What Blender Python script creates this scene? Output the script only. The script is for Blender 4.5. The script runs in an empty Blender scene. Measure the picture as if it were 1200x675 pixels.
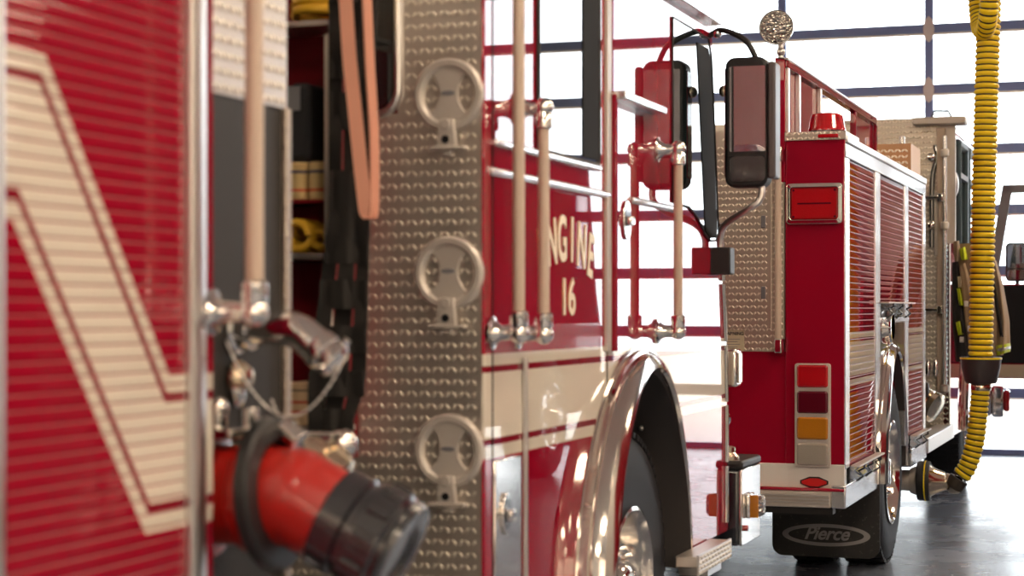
import bpy, bmesh, math, random
from mathutils import Vector, Matrix
random.seed(7)
PI = math.pi
S = bpy.context.scene
COL = S.collection
R = math.radians

# ------------------------------------------------------------------ camera model (image taken as 1200x675)
FPX, HOR, CAMH = 2200.0, 362.0, 1.43
TH = math.atan(760.0 / FPX)
FW = Vector((-math.sin(TH), math.cos(TH), 0)); RT = Vector((math.cos(TH), math.sin(TH), 0)); UP = Vector((0, 0, 1))
CAM = Vector((0, 0, CAMH))
def at(px, py, X=None, Y=None):
    """the place on a plane X=const or Y=const seen at a pixel"""
    d = FW + RT * ((px - 600) / FPX) + UP * ((HOR - py) / FPX)
    t = (X / d.x) if X is not None else (Y / d.y)
    return CAM + d * t

cam_d = bpy.data.cameras.new('camera'); cam = bpy.data.objects.new('camera', cam_d); COL.objects.link(cam)
cam.location = CAM; cam.rotation_euler = (PI / 2, 0, TH)
cam_d.sensor_width = 36; cam_d.lens = FPX / 1200 * 36
cam_d.shift_y = (HOR - 337.5) / 1200
cam_d.clip_start = 0.05; cam_d.clip_end = 200
cam_d.dof.use_dof = True; cam_d.dof.focus_distance = 9.3; cam_d.dof.aperture_fstop = 3.3
S.camera = cam

# ------------------------------------------------------------------ materials
def mat(name, col, rough=0.5, metal=0.0, coat=0.0, coat_rough=0.03, spec=0.5, ior=1.5, sheen=0.0):
    m = bpy.data.materials.new(name); m.use_nodes = True
    b = m.node_tree.nodes['Principled BSDF']
    b.inputs['Base Color'].default_value = (*col, 1); b.inputs['Roughness'].default_value = rough
    b.inputs['Metallic'].default_value = metal; b.inputs['Coat Weight'].default_value = coat
    b.inputs['Coat Roughness'].default_value = coat_rough; b.inputs['Specular IOR Level'].default_value = spec
    b.inputs['IOR'].default_value = ior
    if sheen: b.inputs['Sheen Weight'].default_value = sheen
    return m
class NT:
    def __init__(s, m): s.m = m; s.t = m.node_tree; s.b = s.t.nodes['Principled BSDF']
    def n(s, typ, **kw):
        o = s.t.nodes.new(typ)
        for k, v in kw.items(): setattr(o, k, v)
        return o
    def put(s, v, sock):
        if isinstance(v, (int, float)): sock.default_value = v
        else: s.t.links.new(v, sock)
    def m1(s, op, a, b=None, c=None):
        o = s.n('ShaderNodeMath', operation=op); s.put(a, o.inputs[0])
        if b is not None: s.put(b, o.inputs[1])
        if c is not None: s.put(c, o.inputs[2])
        return o.outputs[0]
    def xyz(s):
        tc = s.n('ShaderNodeTexCoord'); sp = s.n('ShaderNodeSeparateXYZ'); s.t.links.new(tc.outputs['Object'], sp.inputs[0])
        return sp.outputs[0], sp.outputs[1], sp.outputs[2]
    def link(s, a, b): s.t.links.new(a, b)
    def noise(s, scale, detail=3, rough=.5):
        tc = s.n('ShaderNodeTexCoord'); o = s.n('ShaderNodeTexNoise'); o.inputs['Scale'].default_value = scale
        o.inputs['Detail'].default_value = detail; o.inputs['Roughness'].default_value = rough
        s.link(tc.outputs['Object'], o.inputs['Vector']); return o.outputs['Fac']
    def ramp(s, fac, stops, interp='LINEAR'):
        r = s.n('ShaderNodeValToRGB'); r.color_ramp.interpolation = interp
        e = r.color_ramp.elements
        while len(e) > len(stops): e.remove(e[-1])
        while len(e) < len(stops): e.new(0.5)
        for el, (p, c) in zip(e, stops): el.position = p; el.color = (*c, 1)
        s.link(fac, r.inputs[0]); return r.outputs[0]

def diamond_plate(name, axes, col=(.62, .58, .53), rough=.30, su=.036, sv=.062, dist=.0045, turn=1):
    """polished tread plate: short raised bars leaning alternately left and right"""
    m = mat(name, col, rough, 1.0); q = NT(m)
    X, Y, Z = q.xyz(); ax = {'X': X, 'Y': Y, 'Z': Z}
    u = q.m1('DIVIDE', ax[axes[0]], su); v = q.m1('DIVIDE', ax[axes[1]], sv)
    hs = []
    for (ou, ov, sg) in ((0, 0, 1), (.5, .5, 1), (.5, 0, -1), (0, .5, -1)):
        fu = q.m1('MULTIPLY', q.m1('SUBTRACT', q.m1('FRACT', q.m1('ADD', u, ou + 100)), .5), su)
        fv = q.m1('MULTIPLY', q.m1('SUBTRACT', q.m1('FRACT', q.m1('ADD', v, ov + 100)), .5), sv)
        a = q.m1('MULTIPLY', q.m1('ADD', fu, q.m1('MULTIPLY', fv, -sg * turn)), .7071)
        b = q.m1('MULTIPLY', q.m1('ADD', fv, q.m1('MULTIPLY', fu, sg * turn)), .7071)
        r2 = q.m1('ADD', q.m1('POWER', q.m1('DIVIDE', a, .0125), 2), q.m1('POWER', q.m1('DIVIDE', b, .0048), 2))
        hs.append(q.m1('MAXIMUM', q.m1('SUBTRACT', 1, r2), 0))
    h = q.m1('MAXIMUM', q.m1('MAXIMUM', hs[0], hs[1]), q.m1('MAXIMUM', hs[2], hs[3]))
    h = q.m1('POWER', h, .6)
    bp = q.n('ShaderNodeBump'); bp.inputs['Strength'].default_value = 1; bp.inputs['Distance'].default_value = dist
    q.link(h, bp.inputs['Height']); q.link(bp.outputs[0], q.b.inputs['Normal'])
    q.link(q.m1('MULTIPLY_ADD', q.noise(9, 4), .22, rough - .1), q.b.inputs['Roughness'])
    return m

M = {}
RED = (.33, .005, .024)
M['red'] = mat('red_paint', RED, .5, 0, 1, .015, spec=0)
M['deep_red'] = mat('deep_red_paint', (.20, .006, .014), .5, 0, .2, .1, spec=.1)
M['white_paint'] = mat('white_paint', (.80, .77, .72), .3, 0, .6, .05)
M['chrome'] = mat('chrome', (.86, .84, .82), .06, 1)
M['polished'] = mat('polished_steel', (.80, .76, .72), .10, 1)
M['satin'] = mat('satin_aluminium', (.74, .72, .70), .33, 1)
M['cast'] = mat('cast_aluminium', (.62, .58, .53), .38, .85)
M['alu_white'] = mat('bright_anodised_trim', (.85, .85, .87), .22, .9)
M['rubber'] = mat('black_rubber', (.018, .018, .019), .62)
M['tyre'] = mat('tyre_rubber', (.015, .015, .018), .6, spec=.3)
M['plastic'] = mat('black_plastic', (.018, .018, .020), .4, spec=.35)
M['mirror_shell'] = mat('brown_grey_plastic', (.10, .085, .085), .35)
M['gloss_black'] = mat('gloss_black', (.010, .012, .018), .25, 0, 1, .06, spec=.8)
M['matte_black'] = mat('matte_black', (.010, .011, .013), .75, spec=.2)
M['glass_dark'] = mat('tinted_window_glass', (.010, .016, .018), .02, 0, 1, .0)
M['mirror'] = mat('mirror_glass', (.46, .44, .47), .02, 1)
M['grip'] = mat('ribbed_tan_grip', (.62, .49, .39), .45, 0, .2, .2)
M['panel_grey'] = mat('pump_panel_grey', (.045, .042, .040), .5, 0, 0, .2, spec=.15)
M['valve_red'] = mat('valve_red_enamel', (.42, .012, .008), .3, 0, .7, .08)
M['brass'] = mat('warm_nickel', (.78, .66, .50), .16, 1)
M['gold'] = mat('gold_leaf', (.78, .55, .26), .32, .6)
M['red_lens'] = mat('red_lens', (.50, .008, .014), .08, 0, 1, .02)
M['dark_lens'] = mat('dark_red_lens', (.10, .004, .014), .08, 0, 1, .02)
M['amber_lens'] = mat('amber_lens', (.50, .19, .012), .10, 0, 1, .02)
M['clear_lens'] = mat('clear_lens', (.48, .44, .38), .10, .25, 1, .02)
M['orange_strap'] = mat('salmon_webbing', (.64, .30, .21), .75)
M['black_web'] = mat('black_webbing', (.016, .014, .013), .8)
M['hose_yellow'] = mat('yellow_hose_jacket', (.72, .42, .02), .55)
M['pack'] = mat('black_fabric', (.012, .013, .016), .8)
M['tan_cloth'] = mat('tan_turnout_cloth', (.36, .25, .15), .85, sheen=.2)
M['black_cloth'] = mat('black_turnout_cloth', (.022, .020, .022), .85)
M['lime'] = mat('lime_reflective_trim', (.62, .72, .03), .5)
M['silver_trim'] = mat('silver_reflective_trim', (.66, .66, .64), .35, .4)
M['vent_yellow'] = mat('yellow_exhaust_hose', (.98, .74, .012), .42)
M['vent_black'] = mat('hose_groove_black', (.03, .022, .015), .6)
M['cuff'] = mat('brown_black_rubber_cuff', (.05, .038, .04), .42)
M['teal_frame'] = mat('dark_teal_door_trim', (.02, .045, .055), .4)
M['grey_frame'] = mat('grey_window_surround', (.20, .20, .22), .5)
M['cream'] = mat('cream_lower_trim', (.45, .38, .29), .5)
M['label'] = mat('cream_label', (.62, .52, .36), .6)
M['ink'] = mat('black_ink', (.02, .02, .02), .6)
M['grey_ink'] = mat('pale_grey_print', (.26, .25, .25), .6)
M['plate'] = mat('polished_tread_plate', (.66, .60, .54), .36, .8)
M['bar'] = mat('tread_bar_highlight', (.92, .86, .76), .30, .8)  # tread bars coloured lighter than their plate, highlights painted in
M['plate_far'] = mat('tread_plate', (.66, .60, .52), .36, .8)
M['copper'] = mat('warm_tread_plate', (.60, .36, .20), .35, .7)
M['groove'] = mat('shutter_groove', (.38, .10, .10), .4)
M['liner'] = mat('wheel_well_plastic', (.06, .054, .054), .6, spec=.3)
M['satin_red'] = mat('satin_red_paint', (.26, .005, .014), .6, 0, 0, .2, spec=.06)
M['cast'] = mat('cast_aluminium_grey', (.62, .57, .52), .42, .35)
M['flat_red'] = mat('red_reflector', (.62, .012, .012), .35)
M['dp_rear'] = diamond_plate('tread_plate_rear_facing', 'XZ')
M['dp_side'] = diamond_plate('tread_plate_side_facing', 'YZ', (.50, .43, .36), .42)
M['dp_top'] = diamond_plate('tread_plate_top', 'XY')
M['dp_step'] = diamond_plate('perforated_step_plate', 'YZ', (.70, .68, .70), .3, .03, .034, .004)
M['dp_copper'] = diamond_plate('warm_tread_plate', 'XZ', (.66, .44, .28), .25)

for k_ in ('red_lens', 'dark_lens', 'amber_lens', 'clear_lens'):
    q = NT(M[k_]); tc = q.n('ShaderNodeTexCoord'); v = q.n('ShaderNodeTexVoronoi'); v.inputs['Scale'].default_value = 140; q.link(tc.outputs['Object'], v.inputs['Vector'])
    bp = q.n('ShaderNodeBump'); bp.inputs['Strength'].default_value = .14; bp.inputs['Distance'].default_value = .004; q.link(v.outputs['Distance'], bp.inputs['Height']); q.link(bp.outputs[0], q.b.inputs['Normal'])
M['facet'] = mat('faceted_lamp_glass', (.55, .53, .50), .12, .75)
q = NT(M['facet']); tc = q.n('ShaderNodeTexCoord'); v = q.n('ShaderNodeTexVoronoi'); v.inputs['Scale'].default_value = 55; q.link(tc.outputs['Object'], v.inputs['Vector'])
bp = q.n('ShaderNodeBump'); bp.inputs['Strength'].default_value = 1; bp.inputs['Distance'].default_value = .02; q.link(v.outputs['Distance'], bp.inputs['Height']); q.link(bp.outputs[0], q.b.inputs['Normal'])
# mud flap: black rubber with dusty speckles
m = mat('mud_flap_rubber', (.012, .012, .013), .6); q = NT(m)
q.link(q.ramp(q.noise(60, 2), [(0, (.010, .010, .011)), (.62, (.012, .012, .012)), (.74, (.06, .055, .05))]), q.b.inputs['Base Color']); M['flap'] = m

# striped side paint. t runs 0..1 across the white band; each white edge has its own thin red line
RAMP = [(0, RED), (.2, (.74, .66, .56)), (.233, (.26, .02, .03)), (.262, (.78, .70, .60)), (.688, (.26, .02, .03)), (.716, (.74, .66, .56)), (.75, RED)]
def rampify():  # t=0 -> .2 , t=1 -> .75
    f = lambda t: .2 + .55 * t
    return [(0, RED), (f(0), (.74, .67, .57)), (f(.115), (.24, .012, .025)), (f(.18), (.78, .71, .61)), (f(.81), (.24, .012, .025)), (f(.875), (.74, .67, .57)), (f(1), RED)]
Z_BAND = (1.318, 1.052)
def striped(name, root, diag=None):
    m = mat(name, RED, .5, 0, 1, .015, spec=0); q = NT(m); X, Y, Z = q.xyz()
    t2 = q.m1('DIVIDE', q.m1('SUBTRACT', Z_BAND[0] - root.z, Z), Z_BAND[0] - Z_BAND[1]); t = t2
    if diag:
        zt, w1, (ny, nz, c0), wd = diag
        t1 = q.m1('DIVIDE', q.m1('SUBTRACT', zt - root.z, Z), w1)
        yy = q.m1('ADD', Y, root.y); zz = q.m1('ADD', Z, root.z)
        dd = q.m1('SUBTRACT', q.m1('ADD', q.m1('MULTIPLY', yy, ny), q.m1('MULTIPLY', zz, nz)), c0)
        td = q.m1('DIVIDE', dd, wd)
        t = q.m1('MAXIMUM', q.m1('MINIMUM', t1, td), t2)
    fac = q.m1('MULTIPLY_ADD', t, .55, .2)
    q.link(q.ramp(fac, rampify(), 'CONSTANT'), q.b.inputs['Base Color'])
    return m

# hose jackets
def hose_mat(name, base, lines):
    m = mat(name, base, .75); q = NT(m); X, Y, Z = q.xyz()
    tc = q.n('ShaderNodeTexCoord'); sp = q.n('ShaderNodeSeparateXYZ'); q.link(tc.outputs['Generated'], sp.inputs[0])
    stops = [(0, base)]
    for (a, b, c) in lines: stops += [(a, c), (b, base)]
    q.link(q.ramp(sp.outputs[2], stops, 'CONSTANT'), q.b.inputs['Base Color']); return m
M['hose_cream'] = hose_mat('cream_hose_jacket', (.62, .45, .20), [(.22, .29, (.55, .06, .02)), (.70, .78, (.06, .05, .10))])
M['hose_tan'] = hose_mat('tan_hose_jacket', (.50, .34, .20), [(.30, .36, (.40, .05, .03)), (.52, .58, (.40, .05, .03)), (.8, .84, (.10, .08, .06))])

# floor: polished concrete
m = mat('polished_concrete', (.2, .2, .21), .2, spec=.6); q = NT(m)
n1 = q.noise(1.1, 6, .6); n2 = q.noise(14, 5, .6)
mx = q.m1('MULTIPLY_ADD', n2, .35, q.m1('MULTIPLY', n1, .65))
q.link(q.ramp(mx, [(.3, (.095, .118, .165)), (.5, (.17, .20, .265)), (.7, (.25, .285, .35))]), q.b.inputs['Base Color'])
q.link(q.m1('MULTIPLY_ADD', n1, .30, .10), q.b.inputs['Roughness']); M['floor'] = m
m = mat('wall_block_paint', (.55, .53, .50), .7); q = NT(m)
q.link(q.ramp(q.noise(6, 5), [(.3, (.50, .48, .45)), (.7, (.60, .58, .55))]), q.b.inputs['Base Color']); M['wall'] = m
M['ceiling'] = mat('ceiling_deck_paint', (.80, .77, .72), .8)
M['pavement'] = mat('sunlit_concrete_apron', (.62, .60, .57), .85)
M['door_metal'] = mat('grey_blue_door_frame', (.21, .31, .62), .45, .1)
M['door_hinge'] = mat('zinc_hinge_plate', (.75, .75, .75), .5, .2)
# glass: thin clear pane
m = bpy.data.materials.new('clear_pane'); m.use_nodes = True; t = m.node_tree; t.nodes.clear()
o = t.nodes.new('ShaderNodeOutputMaterial'); mx = t.nodes.new('ShaderNodeMixShader'); tr = t.nodes.new('ShaderNodeBsdfTransparent'); gl = t.nodes.new('ShaderNodeBsdfGlossy'); fr = t.nodes.new('ShaderNodeFresnel')
tr.inputs[0].default_value = (.95, .97, .97, 1); gl.inputs['Roughness'].default_value = .01; fr.inputs[0].default_value = 1.3
t.links.new(fr.outputs[0], mx.inputs[0]); t.links.new(tr.outputs[0], mx.inputs[1]); t.links.new(gl.outputs[0], mx.inputs[2]); t.links.new(mx.outputs[0], o.inputs[0]); M['pane'] = m
m = bpy.data.materials.new('lamp_diffuser'); m.use_nodes = True
b = m.node_tree.nodes['Principled BSDF']; b.inputs['Base Color'].default_value = (.9, .9, .9, 1); b.inputs['Emission Color'].default_value = (1, .79, .57, 1); b.inputs['Emission Strength'].default_value = 44; M['lamp'] = m

# ------------------------------------------------------------------ geometry helpers
class MB:
    def __init__(s): s.bm = bmesh.new(); s.mi = 0
    def face(s, vs):
        try:
            f = s.bm.faces.new(vs); f.material_index = s.mi; return f
        except ValueError: return None
    def box(s, x0, x1, y0, y1, z0, z1):
        x0, x1 = min(x0, x1), max(x0, x1); y0, y1 = min(y0, y1), max(y0, y1); z0, z1 = min(z0, z1), max(z0, z1)
        v = [s.bm.verts.new(p) for p in ((x0, y0, z0), (x1, y0, z0), (x1, y1, z0), (x0, y1, z0), (x0, y0, z1), (x1, y0, z1), (x1, y1, z1), (x0, y1, z1))]
        for f in ((3, 2, 1, 0), (4, 5, 6, 7), (0, 1, 5, 4), (1, 2, 6, 5), (2, 3, 7, 6), (3, 0, 4, 7)): s.face([v[i] for i in f])
        return s
    def prism(s, pts, axis, a, b):
        """2-D outline (the two other axes in order) pushed from a to b along axis"""
        def P(p, c): return {'X': (c, p[0], p[1]), 'Y': (p[0], c, p[1]), 'Z': (p[0], p[1], c)}[axis]
        A = [s.bm.verts.new(P(p, a)) for p in pts]; B = [s.bm.verts.new(P(p, b)) for p in pts]
        n = len(pts); s.face(A); s.face(B[::-1])
        for i in range(n): s.face([A[i], B[i], B[(i + 1) % n], A[(i + 1) % n]])
        return s
    def ringset(s, rings, close=False, caps=True, mis=None):
        V = [[s.bm.verts.new(p) for p in r] for r in rings]; n = len(V[0]); m = len(V)
        for i in range(m if close else m - 1):
            a, b = V[i], V[(i + 1) % m]
            if mis: s.mi = mis[i % len(mis)]
            for j in range(n): s.face([a[j], a[(j + 1) % n], b[(j + 1) % n], b[j]])
        if caps and not close: s.face(V[0][::-1]); s.face(V[-1])
        return s
    def lathe(s, prof, o, axis, seg=32, caps=True):
        """prof: (distance along axis, radius) pairs"""
        o = Vector(o); ax = Vector(axis).normalized(); u = ax.orthogonal().normalized(); w = ax.cross(u)
        return s.ringset([[o + ax * d + (u * math.cos(2 * PI * k / seg) + w * math.sin(2 * PI * k / seg)) * max(r, .0004) for k in range(seg)] for d, r in prof], caps=caps)
    def cyl(s, p0, p1, r, r1=None, seg=20):
        p0 = Vector(p0); p1 = Vector(p1); return s.lathe([(0, r), ((p1 - p0).length, r if r1 is None else r1)], p0, p1 - p0, seg)
    def sphere(s, c, r, seg=16, sc=(1, 1, 1)):
        g = bmesh.ops.create_uvsphere(s.bm, u_segments=seg, v_segments=seg // 2 + 2, radius=r)
        for v in g['verts']: v.co = Vector((v.co.x * sc[0], v.co.y * sc[1], v.co.z * sc[2])) + Vector(c)
        return s
    def tube(s, path, r, seg=12, close=False, radii=None, mis=None, flat=1.0):
        P = [Vector(p) for p in path]; n = len(P); rings = []; u = None
        for i in range(n):
            if close: t = P[(i + 1) % n] - P[i - 1]
            else: t = P[min(i + 1, n - 1)] - P[max(i - 1, 0)]
            t.normalize()
            if u is None: u = t.orthogonal().normalized()
            else:
                u = u - t * u.dot(t)
                u = u.normalized() if u.length > 1e-6 else t.orthogonal().normalized()
            w = t.cross(u); rr = radii[i] if radii else r
            rings.append([P[i] + (u * math.cos(2 * PI * k / seg) + w * flat * math.sin(2 * PI * k / seg)) * rr for k in range(seg)])
        return s.ringset(rings, close=close, mis=mis)
    def ribbon(s, path, wv, th):
        """flat strap: path of points, width vectors, thickness"""
        rings = []; P = [Vector(p) for p in path]
        for i, p in enumerate(P):
            t = (P[min(i + 1, len(P) - 1)] - P[max(i - 1, 0)]).normalized()
            w = Vector(wv[i] if isinstance(wv, list) else wv); nrm = t.cross(w).normalized() * th / 2
            rings.append([p - w / 2 - nrm, p + w / 2 - nrm, p + w / 2 + nrm, p - w / 2 + nrm])
        return s.ringset(rings)
    def build(s, name, mats, parent=None, bevel=0, smooth=35, sub=0):
        bmesh.ops.recalc_face_normals(s.bm, faces=s.bm.faces[:])
        org = Vector((0, 0, 0)); p = parent
        while p is not None: org = org + p.location; p = p.parent
        bmesh.ops.translate(s.bm, vec=-org, verts=s.bm.verts[:])
        me = bpy.data.meshes.new(name); s.bm.to_mesh(me); s.bm.free()
        for k in (mats if isinstance(mats, (list, tuple)) else [mats]): me.materials.append(M[k] if isinstance(k, str) else k)
        o = bpy.data.objects.new(name, me); COL.objects.link(o); o.parent = parent
        for pl in me.polygons: pl.use_smooth = True
        if smooth: me.set_sharp_from_angle(angle=R(smooth))
        if bevel:
            b = o.modifiers.new('edge', 'BEVEL'); b.width = bevel; b.segments = 2; b.limit_method = 'ANGLE'; b.angle_limit = R(40)
        if sub:
            b = o.modifiers.new('soft', 'SUBSURF'); b.levels = b.render_levels = sub
        return o
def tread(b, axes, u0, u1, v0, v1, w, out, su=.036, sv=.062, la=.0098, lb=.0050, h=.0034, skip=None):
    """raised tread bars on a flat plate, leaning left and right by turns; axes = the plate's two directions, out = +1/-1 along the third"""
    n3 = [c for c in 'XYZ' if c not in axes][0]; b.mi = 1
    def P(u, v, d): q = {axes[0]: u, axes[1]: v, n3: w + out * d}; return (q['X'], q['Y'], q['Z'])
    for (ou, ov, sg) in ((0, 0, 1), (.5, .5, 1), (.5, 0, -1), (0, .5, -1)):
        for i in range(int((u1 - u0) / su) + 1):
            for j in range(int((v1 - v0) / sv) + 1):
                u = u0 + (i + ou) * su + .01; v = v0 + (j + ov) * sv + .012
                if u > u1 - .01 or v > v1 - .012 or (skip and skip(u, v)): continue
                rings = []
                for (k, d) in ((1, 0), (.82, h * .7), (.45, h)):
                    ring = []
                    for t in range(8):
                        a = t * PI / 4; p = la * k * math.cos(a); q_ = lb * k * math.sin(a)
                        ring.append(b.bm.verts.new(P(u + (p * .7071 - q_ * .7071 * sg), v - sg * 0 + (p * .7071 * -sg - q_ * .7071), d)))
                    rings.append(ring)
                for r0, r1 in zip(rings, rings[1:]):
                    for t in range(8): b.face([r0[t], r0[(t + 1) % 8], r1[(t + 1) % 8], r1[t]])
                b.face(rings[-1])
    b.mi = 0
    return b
def rect(y0, y1, z0, z1, r=0.0, n=5):
    """rounded rectangle outline"""
    if r <= 0: return [(y0, z0), (y1, z0), (y1, z1), (y0, z1)]
    out = []
    for (cy, cz, a) in ((y1 - r, z0 + r, -PI / 2), (y1 - r, z1 - r, 0), (y0 + r, z1 - r, PI / 2), (y0 + r, z0 + r, PI)):
        for k in range(n + 1): out.append((cy + r * math.cos(a + k * PI / 2 / n), cz + r * math.sin(a + k * PI / 2 / n)))
    return out
def bez(pts, n=12):
    """smooth Catmull-Rom path through the points"""
    P = [Vector(p) for p in pts]; P = [P[0] * 2 - P[1]] + P + [P[-1] * 2 - P[-2]]; out = []
    for i in range(1, len(P) - 2):
        for k in range(n):
            t = k / n; a, b, c, d = P[i - 1], P[i], P[i + 1], P[i + 2]
            out.append(.5 * ((2 * b) + (c - a) * t + (2 * a - 5 * b + 4 * c - d) * t * t + (3 * b - a - 3 * c + d) * t ** 3))
    out.append(P[-2]); return out
def resample(path, step):
    L = [0]
    for a, b in zip(path, path[1:]): L.append(L[-1] + (b - a).length)
    n = max(2, int(L[-1] / step)); out = []; j = 0
    for k in range(n + 1):
        d = L[-1] * k / n
        while j < len(L) - 2 and L[j + 1] < d: j += 1
        f = (d - L[j]) / max(1e-9, L[j + 1] - L[j]); out.append(path[j].lerp(path[j + 1], f))
    return out
def tag(o, label=None, cat=None, group=None, kind=None):
    for k, v in (('label', label), ('category', cat), ('group', group), ('kind', kind)):
        if v: o[k] = v
    return o
def thing(name, loc, label, cat, group=None):
    o = bpy.data.objects.new(name, None); COL.objects.link(o); o.location = loc; o.empty_display_size = .2
    return tag(o, label, cat, group)
def struct(o): o['kind'] = 'structure'; return o
def text(name, body, size, mt, parent, matrix, extrude=.0015, shear=0.0, align='CENTER', offset=0, space=1.0):
    c = bpy.data.curves.new(name, 'FONT'); c.body = body; c.size = size; c.extrude = extrude; c.shear = shear; c.align_x = align; c.align_y = 'CENTER'; c.offset = offset; c.space_character = space
    tmp = bpy.data.objects.new('tmp', c); COL.objects.link(tmp)
    dg = bpy.context.evaluated_depsgraph_get(); me = bpy.data.meshes.new_from_object(tmp.evaluated_get(dg))
    bpy.data.objects.remove(tmp)
    org = Vector((0, 0, 0)); p = parent
    while p is not None: org = org + p.location; p = p.parent
    me.transform(Matrix.Translation(-org) @ matrix)
    me.materials.clear(); me.materials.append(M[mt])
    o = bpy.data.objects.new(name, me); COL.objects.link(o); o.parent = parent; return o
def basis(o, ex, ey, ez):
    m = Matrix.Identity(4)
    for i, v in enumerate((ex, ey, ez)):
        for k in range(3): m[k][i] = v[k]
    for k in range(3): m[k][3] = o[k]
    return m
SIDE = lambda p: basis(p, (0, 1, 0), (0, 0, 1), (1, 0, 0))     # text read on a +X facing side
REAR = lambda p: basis(p, (1, 0, 0), (0, 0, 1), (0, -1, 0))    # text read on a -Y facing rear

# ------------------------------------------------------------------ the building
DY0, DY1 = 18.9, -6.5                 # inner faces of front and back walls
WX0, WX1, CZ = -8.6, 7.4, 5.6
DOORS = ((-5.11, -.70), (.80, 5.20)); DTOP = 4.8
BACK = ((-5.11, -.70), (2.3, 6.7))
struct(MB().box(WX0 - .3, WX1 + .3, DY1 - .3, DY0 + .3, -.12, 0).build('floor', 'floor'))
struct(MB().box(WX0 - .3, WX1 + .3, DY1 - .3, DY0 + .3, CZ, CZ + .12).build('ceiling', 'ceiling'))
struct(MB().box(WX0 - .25, WX0, DY1, DY0, 0, CZ).build('wall_left', 'wall'))
struct(MB().box(WX1, WX1 + .25, DY1, -5.2, 0, CZ).box(WX1, WX1 + .25, -1.4, DY0, 0, CZ).box(WX1, WX1 + .25, -5.2, -1.4, 0, .9).box(WX1, WX1 + .25, -5.2, -1.4, 3.6, CZ).build('wall_right', 'wall'))
for nm, ya, yb, bays in (('wall_front', DY0, DY0 + .25, DOORS), ('wall_back', DY1 - .25, DY1, BACK)):
    b = MB(); xs = [WX0] + [v for d in bays for v in d] + [WX1]
    for i in range(0, 6, 2): b.box(xs[i], xs[i + 1], ya, yb, 0, CZ)
    for d in bays: b.box(d[0], d[1], ya, yb, DTOP, CZ)
    struct(b.build(nm, 'wall'))
struct(MB().box(-40, 40, DY0 + .31, DY0 + 45, -.14, -.02).build('pavement', 'pavement'))
struct(MB().box(-40, 40, DY1 - 45, DY1 - .31, -.14, -.02).build('pavement', 'pavement'))
k = 0
for yc, bays in ((DY0 + .06, DOORS), (DY1 - .06, BACK)):
    for (x0, x1) in bays:
        k += 1; front = yc > 0
        d = thing('door_%d' % k, ((x0 + x1) / 2, yc, 0), None, None); d['kind'] = 'structure'
        fr = MB(); hw, sw = (.055, .042) if front else (.10, .13); s = 1 if front else -1; nc = 3 if front else 4
        cols = [x0 + (x1 - x0) * i / nc for i in range(nc + 1)]
        for i in range(9):
            z = i * .6
            fr.box(x0, x1, yc - .025, yc + .025, max(0, z - hw), min(DTOP, z + hw))
        for i, x in enumerate(cols):
            fr.box(max(x0, x - sw), min(x1, x + sw), yc - .028, yc + .028, 0, DTOP)
        if not front: fr.box(x0, x1, yc - .024, yc + .024, 0, 1.2)
        f = fr.build('section_frame', 'door_metal' if front else 'wall', d, bevel=.004)
        lg = MB()
        for i in range(1, 8): lg.box(x0, x1, yc - s * .026, yc - s * .045, i * .6 - hw - .004, i * .6 - hw + .016)
        lg.build('section_ledge', 'satin', d)
        MB().box(x0 + .002, x1 - .002, yc - .004, yc + .004, .03, DTOP - .02).build('glass', 'pane', d)
        for i in range(1, 8):
            for x in cols[1:3]:
                MB().prism([(x + .055 * math.cos(a * PI / 4) , i * .6 + .13 * math.sin(a * PI / 4)) for a in range(8)], 'Y', yc - s * .050, yc - s * .029).build('hinge_plate', 'door_hinge', d)
# ceiling lamps
def lamp(x, y, lab):
    t = thing('ceiling_light', (x, y, CZ - .9), lab, 'ceiling light', 'bay ceiling lights')
    MB().box(x - .42, x + .42, y - .62, y + .62, CZ - .86, CZ - .80).build('housing', 'satin', t, bevel=.01)
    for i in range(2):
        for j in range(3):
            px_, py_ = x - .20 + .40 * i, y - .40 + .40 * j
            MB().box(px_ - .15, px_ + .15, py_ - .15, py_ + .15, CZ - .885, CZ - .861).build('diffuser', 'lamp', t)
    for yy in (y - .5, y + .5): MB().cyl((x, yy, CZ - .80), (x, yy, CZ), .006, seg=8).build('hanger', 'satin', t)
for x in (-6.4, .9, 6.0):
    for y in (-4.2, -.6, 3.4, 8.0, 13.5): lamp(x, y, 'warm six-panel lamp hung under the bay ceiling')
# window group in the right wall, behind the camera
w_ = thing('window_1', (WX1 + .1, -3.3, 2.1), None, None); w_['kind'] = 'structure'
fr = MB(); n_ = (-5.2, -1.4, .9, 3.6)
for i in range(4): fr.box(WX1 + .02, WX1 + .12, n_[0] + (n_[1] - n_[0]) * i / 3 - .14, n_[0] + (n_[1] - n_[0]) * i / 3 + .14, n_[2], n_[3])
for i in range(4): fr.box(WX1 + .02, WX1 + .12, n_[0], n_[1], n_[2] + (n_[3] - n_[2]) * i / 3 - .12, n_[2] + (n_[3] - n_[2]) * i / 3 + .12)
fr.build('window_frame', 'wall', w_); MB().box(WX1 + .06, WX1 + .07, n_[0], n_[1], n_[2], n_[3]).build('glass', 'pane', w_)

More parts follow.
